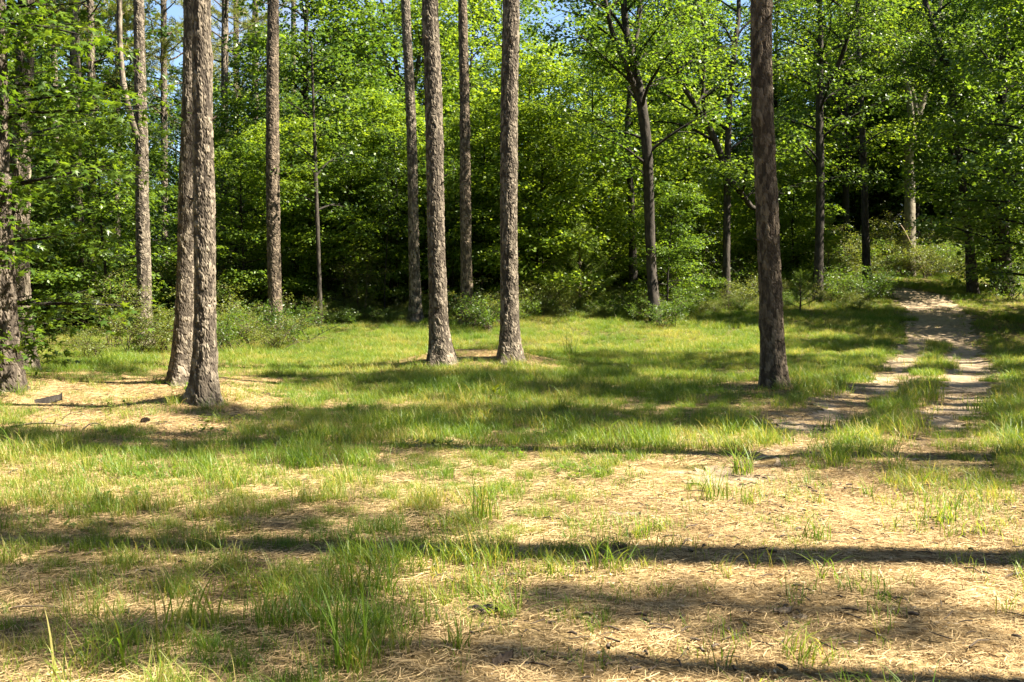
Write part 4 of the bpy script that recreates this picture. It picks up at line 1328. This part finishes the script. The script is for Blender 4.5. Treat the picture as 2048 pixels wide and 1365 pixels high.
for fx, fy, fr in FEET:
    for q in range(9):
        a_ = g.uniform(pi, 2 * pi) if q < 6 else g.uniform(0, pi)
        rr = fr + abs(g.normal(.06, .16))
        PX.append(fx + math.cos(a_) * rr); PY.append(fy + math.sin(a_) * rr)
PX, PY = np.array(PX), np.array(PY)
n = len(PX)
scatter('edge_grass', np.stack([PX, PY, tz(PX, PY)], -1), np.stack([g.normal(0, .1, n), g.normal(0, .1, n), g.uniform(0, 6.28, n)], -1), g.uniform(.5, 1.15, n), g.integers(0, 3, n), EDGE, 'grass growing along the track and round the feet of the pines')

# small broad-leaved weeds in the grass, twig and cone-scale bits on the litter
def weed_mesh(name, seed, k, mat):
    g = rng_of(seed)
    b = Buf()
    for i in range(k):
        c = g.uniform(-.22, .22, 2)
        n = int(g.integers(5, 10)); a = g.uniform(0, 6.28, n)
        P = np.stack([np.full(n, c[0]), np.full(n, c[1]), g.uniform(.01, .07, n)], -1)
        D = np.stack([np.cos(a), np.sin(a), g.uniform(.1, .8, n)], -1)
        N_ = np.stack([-np.cos(a) * .5, -np.sin(a) * .5, np.ones(n)], -1)
        L_ = g.uniform(.035, .085, n)
        b.add(*leaf_faces(P, D, N_, L_, L_ * g.uniform(.4, .6, n)))
    return b.mesh(name, M[mat], False)
WEED = [weed_mesh('weeds', 880 + k, 5 + 2 * k, m_) for k, m_ in enumerate(['leaf_mid', 'leaf_dark', 'shrub', 'leaf_mid'])]
X, Y, g = tiles(3.4, 34, 907)
kp = (g.uniform(0, 1, len(X)) < .12 * sstep(.1, .5, grass_density(X, Y, height(X, Y))) * sstep(.4, .65, fbm(X * .6, Y * .6, 57)) * 2) & (track_mask(X, Y) < -.1)
X, Y = X[kp], Y[kp]
scatter('weeds', np.stack([X, Y, tz(X, Y)], -1), slope_rot(X, Y, g), g.uniform(.55, 1.1, len(X)), g.integers(0, 4, len(X)), WEED, 'small broad-leaved weeds scattered in the grass')
def twig_mesh(name, seed, k):
    g = rng_of(seed)
    b = Buf()
    for i in range(k):
        c = np.array([*g.uniform(-.24, .24, 2), .012]); a = g.uniform(0, 6.28); L_ = g.uniform(.02, .13)
        d = np.array([math.cos(a), math.sin(a), g.normal(0, .08)]) * L_ / 2
        r = g.uniform(.0018, .0042) if L_ > .05 else g.uniform(.003, .008)
        b.add(*tube(np.array([c - d, c + g.normal(0, .05 * L_, 3) + [0, 0, .004], c + d]), [r, r, r * .6], 5))
    return b.mesh(name, M['twig'])
TWG = [twig_mesh('twig_bits', 890 + k, 5 + 3 * k) for k in range(3)]
X, Y, g = tiles(3.2, 17, 908)
kp = g.uniform(0, 1, len(X)) < np.clip(.8 - grass_density(X, Y, height(X, Y)) * .8, .05, 1)
X, Y = X[kp], Y[kp]
scatter('twig_litter', np.stack([X, Y, tz(X, Y) + .006], -1), slope_rot(X, Y, g), g.uniform(.8, 1.3, len(X)), g.integers(0, 3, len(X)), TWG, 'small twigs and bits of bark strewn over the needles')

# ------------------------------------------------------------------ grass tufts one can point at
TUFTS = [
    ('upright bright grass tuft alone on the sunlit needles', 1425, 1002, 22, .10, .30, .007, .9),
    ('small wispy grass tuft near the trunk shadow on the right', 1630, 1085, 24, .09, .20, .006, .9),
    ('dark bushy grass tuft at the corner of the grass beside the bare needles', 1485, 945, 34, .09, .28, .007, 1.1),
    ('dark spiky tuft between the wheel ruts in front', 1795, 940, 30, .10, .22, .006, 1.3),
    ('low leaning tuft on the sunlit needles right of the upright one', 1735, 995, 12, .04, .18, .006, .8),
    ('flat spreading tuft beside the curved bark slab', 1312, 1062, 26, .07, .12, .006, 1.2),
    ('long-bladed tuft straddling the edge of the front shadow', 745, 1190, 46, .13, .28, .007, 1.1),
    ('glossy dark tuft drooping in the front shadow', 1010, 1228, 34, .09, .17, .007, 1.5),
    ('small tuft in the sun on the needles in front, centre', 915, 1300, 22, .05, .15, .006, .7),
    ('tall thin dark tuft in front at left', 700, 1340, 14, .06, .34, .009, .6),
    ('broad-bladed tuft in the lower left', 372, 1265, 18, .13, .30, .009, .6),
    ('arching pale tuft at the left bottom', 190, 1345, 16, .15, .26, .009, 1.0),
    ('low bright tuft at the bottom edge on the right', 1615, 1320, 30, .10, .14, .006, 1.0),
    ('tall grass tuft in the sun left of centre foreground', 970, 1040, 30, .10, .34, .007, .7),
    ('dark tuft crossed by the long trunk shadow in the centre', 1215, 1140, 26, .10, .20, .007, 1.1),
    ('tufted grass rising at the foot of the lone pine', 1590, 790, 30, .14, .30, .008, 1.0),
    ('sedge clump arching in the mid clearing right of the central pines', 1140, 712, 30, .14, .55, .011, 1.3),
    ('thick grass clump between the ruts halfway up the track', 1838, 800, 60, .30, .34, .009, .8),
    ('grass clump between the ruts nearest the camera', 1800, 870, 46, .25, .26, .008, .9),
]
for i, (lb, u, v, n, rad, h, w, ln) in enumerate(TUFTS):
    q = ground(u, v)
    b = Buf(); b.add(*blades(rng_of(1000 + i), int(n * 1.7), rad * 1.15, h * 1.3, w * 1.25, ln, 5))
    root = tag(empty('grass_tuft', (q[0], q[1], q[2]), 0), lb, 'grass tuft', 'grass tufts one can tell apart')
    link('leaves', b.mesh('tuft_blades', M['grass'], False), root)

# broad-leaved seedling in the mid clearing
q = ground(988, 800)
root = tag(empty('seedling', q), 'small broad-leaved yellow-green seedling in the middle of the grass', 'seedling')
g = rng_of(1101)
b = Buf(); b.add(*tube(np.array([[0, 0, -.02], [.01, 0, .08], [.015, .01, .16]]), [.006, .005, .003], 5))
link('stem', b.mesh('seedling_stem', M['shrub']), root)
for k in range(6):
    a = k * 2.3
    b = Buf()
    b.add(*leaf_faces(np.array([[.01, 0, .06 + .02 * k]]), np.array([[math.cos(a), math.sin(a), .8]]), np.array([[-math.cos(a), -math.sin(a), 1.2]]), np.array([.17]), np.array([.07])))
    link('leaf', b.mesh('seedling_leaf', M['leaf_yellow'], False), root)

# clover-like ground cover patch in the sun, lower left of centre
g = rng_of(1102)
q0 = ground(560, 1165)
n = 420
X = q0[0] + g.normal(0, .22, n); Y = q0[1] + g.normal(0, .16, n)
Pq = np.stack([X, Y, height(X, Y) + g.uniform(.012, .05, n)], -1)
a = g.uniform(0, 6.28, n)
b = Buf()
b.add(*leaf_faces(Pq, np.stack([np.cos(a), np.sin(a), g.normal(0, .2, n)], -1), np.stack([g.normal(0, .3, n), g.normal(0, .3, n), np.ones(n)], -1), g.uniform(.018, .034, n), g.uniform(.014, .024, n)))
tag(link('clover_leaves', b.mesh('clover_leaves', M['leaf_yellow'], False)), 'bright patch of small creeping leaves in the sun at lower left', kind='stuff')

# ------------------------------------------------------------------ sticks, bark and cones on the floor
def stick(label, u, v, length, ang, r=.008, seed=0, mat='twig', side=0, curve=.1, lift=.02, name='stick'):
    q = ground(u, v)
    g = rng_of(2000 + seed)
    root = tag(empty(name, (q[0], q[1], q[2] + r * .6), ang), label, 'stick', 'sticks on the needle litter')
    t = np.linspace(-.5, .5, 7)
    P = np.stack([t * length, curve * length * (t * t - .1) + g.normal(0, .012 * length, 7), lift * (1 - (2 * t) ** 2) + g.uniform(0, .004, 7)], -1)
    b = Buf(); b.add(*tube(spline(P, 14), np.linspace(r, r * .45, 14) * (1 + g.normal(0, .08, 14)), 7))
    link('stem', b.mesh('stick_stem', M[mat]), root)
    for k in range(side):
        p0 = P[2 + k % 4]
        d = np.array([.5 * g.uniform(.5, 1), (1 if k % 2 else -1) * g.uniform(.4, .8), g.uniform(.1, .5)]) * length * .28
        b = Buf(); b.add(*tube(spline(np.array([p0, p0 + d * .5 + g.normal(0, .01, 3), p0 + d]), 6), np.linspace(r * .6, r * .25, 6), 5))
        link('side_twig', b.mesh('side_twig', M[mat]), root)
stick('long forked pale branch lying at the left edge of the clearing', 85, 857, .75, .03, .014, 1, 'dead_wood', 4, .12, .05)
stick('arched pale twig rising behind the long forked branch', 152, 842, .34, .35, .007, 2, 'dead_wood', 1, .25, .10)
stick('short dark stick propped up right of the forked branch', 188, 862, .26, .6, .010, 3, 'twig', 1, .05, .08)
stick('thin twig sticking out of the needle mound left of the stout central pine', 850, 735, 1.0, -.4, .009, 4, 'twig', 2, .08, .06)
stick('thin dark stick on the shaded needles at right', 1812, 968, .20, -.25, .007, 5, 'twig', 1)
stick('second thin dark stick just right of the first at right', 1862, 976, .16, -.35, .006, 6, 'twig', 0)
stick('dark crooked twig in the shade near the right edge', 1880, 1043, .24, -.5, .008, 7, 'twig', 2)
stick('dark stick at the border of the long shadow near the right edge', 1945, 1072, .14, -.1, .007, 8, 'twig', 0)
stick('short twig in front of the flat spreading tuft', 1345, 1078, .15, -.1, .005, 9, 'twig', 0)
stick('slender twig lying slanted left of the flat spreading tuft', 1215, 1092, .20, .5, .004, 10, 'twig', 0)
stick('dark upright-lying stick on the bright needles at lower right', 1775, 1200, .16, -1.1, .008, 11, 'twig', 1)
stick('small dark stick beside the upright-lying one at lower right', 1798, 1205, .09, -.4, .007, 12, 'twig', 0)
stick('short stick at the bottom edge right of the bark chunk', 1075, 1338, .16, -.35, .007, 13, 'twig', 1)
stick('thin stick across the needles in the lower middle', 1325, 1265, .15, -.05, .005, 14, 'twig', 0)
stick('dark stick half buried near the lower right corner', 2032, 1158, .14, .2, .010, 15, 'twig', 0)
stick('dark twig in the shadow patch at lower centre right', 1430, 1218, .14, -.4, .009, 16, 'twig', 0)
stick('bare pale twig lying among grass at far left front', 60, 1222, .30, .1, .006, 17, 'dead_wood', 0)

def slab(label, u, v, L_, w, ang, seed, mat='dead_wood', curl=.35, tilt=.1, name='bark_piece'):
    q = ground(u, v)
    g = rng_of(2100 + seed)
    m, n = 9, 6
    s = np.linspace(-.5, .5, m); t = np.linspace(-1, 1, n)
    S_, T_ = np.meshgrid(s, t, indexing='ij')
    ww = w * (1 - .85 * np.abs(S_ * 1.75) ** 2.0) * (1 + .9 * (vnoise(S_ * 7 + 9, T_ * 1.5 + 3, seed) - .5))
    top = np.stack([S_ * L_, T_ * ww / 2, curl * w * (1 - T_ ** 2) + .10 * L_ * S_ * tilt + .006 * g.normal(0, 1, S_.shape)], -1)
    bot = top - np.array([0, 0, .009])
    V = np.concatenate([top.reshape(-1, 3), bot.reshape(-1, 3)])
    i = (np.arange(m - 1)[:, None] * n + np.arange(n - 1)[None, :]).ravel()
    F = [np.stack([i, i + n, i + n + 1, i + 1], -1), np.stack([i, i + 1, i + n + 1, i + n], -1) + m * n]
    rim = [k * n for k in range(m)] + [(m - 1) * n + k for k in range(1, n)] + [k * n + n - 1 for k in range(m - 2, -1, -1)] + [k for k in range(n - 2, 0, -1)]
    rim = np.array(rim); nx_ = np.roll(rim, -1)
    F.append(np.stack([rim, nx_, nx_ + m * n, rim + m * n], -1))
    b = Buf(); b.add(V, np.concatenate(F, 0))
    o = link(name, b.mesh('bark_piece', M[mat]))
    o.location = (q[0], q[1], q[2] + .012); o.rotation_euler = (0, 0, ang)
    tag(o, label, 'bark', 'bark pieces on the needle litter')
slab('curved pale slab of bark lying on the sunlit needles', 1250, 1034, .22, .05, -.18, 1)
slab('dark wedge of bark lying by the left edge trunks', 97, 808, .36, .13, .5, 2, 'bark_dark', .7, 2.2)
slab('dark broken bark beside the glossy dark tuft in front', 965, 1226, .16, .07, -.2, 3, 'bark_dark', .4, .8)
slab('ragged bark chunk at the bottom edge near the centre', 1005, 1330, .10, .045, .5, 4, 'twig', .8, 2.5)
slab('dark bark chip in the grassy shadow at lower left', 712, 1298, .12, .04, -.9, 5, 'bark_dark', .5, .6)
slab('pale bark flake on the needles at lower right', 1565, 1228, .10, .05, .3, 6)
slab('pale chip of wood on the lower right needles', 1600, 1240, .07, .03, -.4, 7)

def cone(label, u, v, L_, ang, seed, mat='twig'):
    q = ground(u, v)
    root = tag(empty('pine_cone', (q[0], q[1], q[2] + L_ * .28), ang), label, 'pine cone', 'pine cones on the needle litter')
    b = Buf()
    t = np.linspace(0, 1, 8)
    b.add(*tube(np.stack([(t - .5) * L_, 0 * t, 0 * t], -1), L_ * .16 * np.sin(pi * np.clip(t, .05, .97)) ** .6, 8))
    link('core', b.mesh('cone_core', M[mat]), root)
    g = rng_of(seed)
    n = 70
    k = np.arange(n); tt = (k + .5) / n; a = k * 2.4
    rr = L_ * .16 * np.sin(pi * np.clip(tt, .06, .95)) ** .6
    Pc = np.stack([(tt - .5) * L_, np.cos(a) * rr, np.sin(a) * rr], -1)
    D = np.stack([np.full(n, .35), np.cos(a), np.sin(a)], -1)
    b = Buf(); b.add(*leaf_faces(Pc, D, np.stack([np.ones(n), 0 * a, 0 * a], -1), np.full(n, L_ * .26), np.full(n, L_ * .2), .1))
    o = link('scales', b.mesh('cone_scales', M[mat], False), root); o['kind'] = 'stuff'
cone('open pine cone at the edge of the long trunk shadow', 1238, 1103, .09, .4, 1, 'dead_wood')
cone('dark pine cone on the shaded needles before the nearest left pine', 290, 847, .11, 1.2, 2)
cone('dark pine cone in the needles left of the first cone', 207, 868, .10, .2, 3)
cone('dark pine cone at the shadow edge in mid left', 598, 880, .09, 2.0, 4)

# two pale dead stems leaning by the pale forked tree
for lb, (u0, v0), (u1, v1), w in [('longer pale dead stem leaning against the bushes beyond the track', (1850, 545), (1822, 468), 4), ('shorter pale dead stem leaning right of the longer one', (1857, 545), (1836, 492), 4)]:
    Y = 45.0
    a_, c_ = at(u0, v0, Y), at(u1, v1, Y)
    base = np.array([a_[0], Y, gz(a_[0], Y)])
    P = np.array([[0, 0, -.05], (a_ - base) * .999 + [0, 0, .05], c_ - base, (c_ - base) + (c_ - a_) * .25])
    P[:, 1] = np.linspace(0, .8, 4)
    root = tag(empty('dead_stem', base), lb, 'dead stem')
    b = Buf(); b.add(*tube(spline(P, 12), np.linspace(.05, .03, 12), 7))
    link('stem', b.mesh('dead_stem', M['dead_wood']), root)

# small blue shape on a thin post beyond the track
Y = 46.0
a_ = at(1888, 552, Y)
base = np.array([a_[0], Y, gz(a_[0], Y)])
top = at(1888, 524, Y)[2] - base[2]
root = tag(empty('marker_post', base), 'thin pale post with a small blue sheet, among bushes beyond the track', 'marker post')
b = Buf(); b.add(*tube(np.array([[0, 0, -.1], [0, 0, top * .5], [0, 0, top]]), [.022, .022, .022], 8))
link('post', b.mesh('marker_post', plain_mat('pale post', (.45, .5, .48))), root)
b = Buf()
hw, z0, z1 = .30, top - .62, top - .15
for s in (1, -1):
    pass
V = np.array([[-hw, .03, z0], [hw, .03, z0 + .05], [hw * .55, .03, z1 - .12], [0, .03, z1], [-hw * .55, .03, z1 - .12]])
V2 = V + [0, .02, 0]
b.add(np.vstack([V, V2]), np.array([[0, 1, 2], [0, 2, 4], [4, 2, 3], [5, 7, 6], [5, 9, 7], [9, 8, 7]]))
b.add(np.vstack([V, V2]), np.array([[k, (k + 1) % 5, (k + 1) % 5 + 5, k + 5] for k in range(5)]))
link('sheet', b.mesh('marker_sheet', plain_mat('blue sheet', (.16, .34, .42))), root)
print('tris', sum(len(p.data.loops) - 2 * len(p.data.polygons) for p in {o.data.name: o for o in scene.objects if o.type == 'MESH'}.values()))
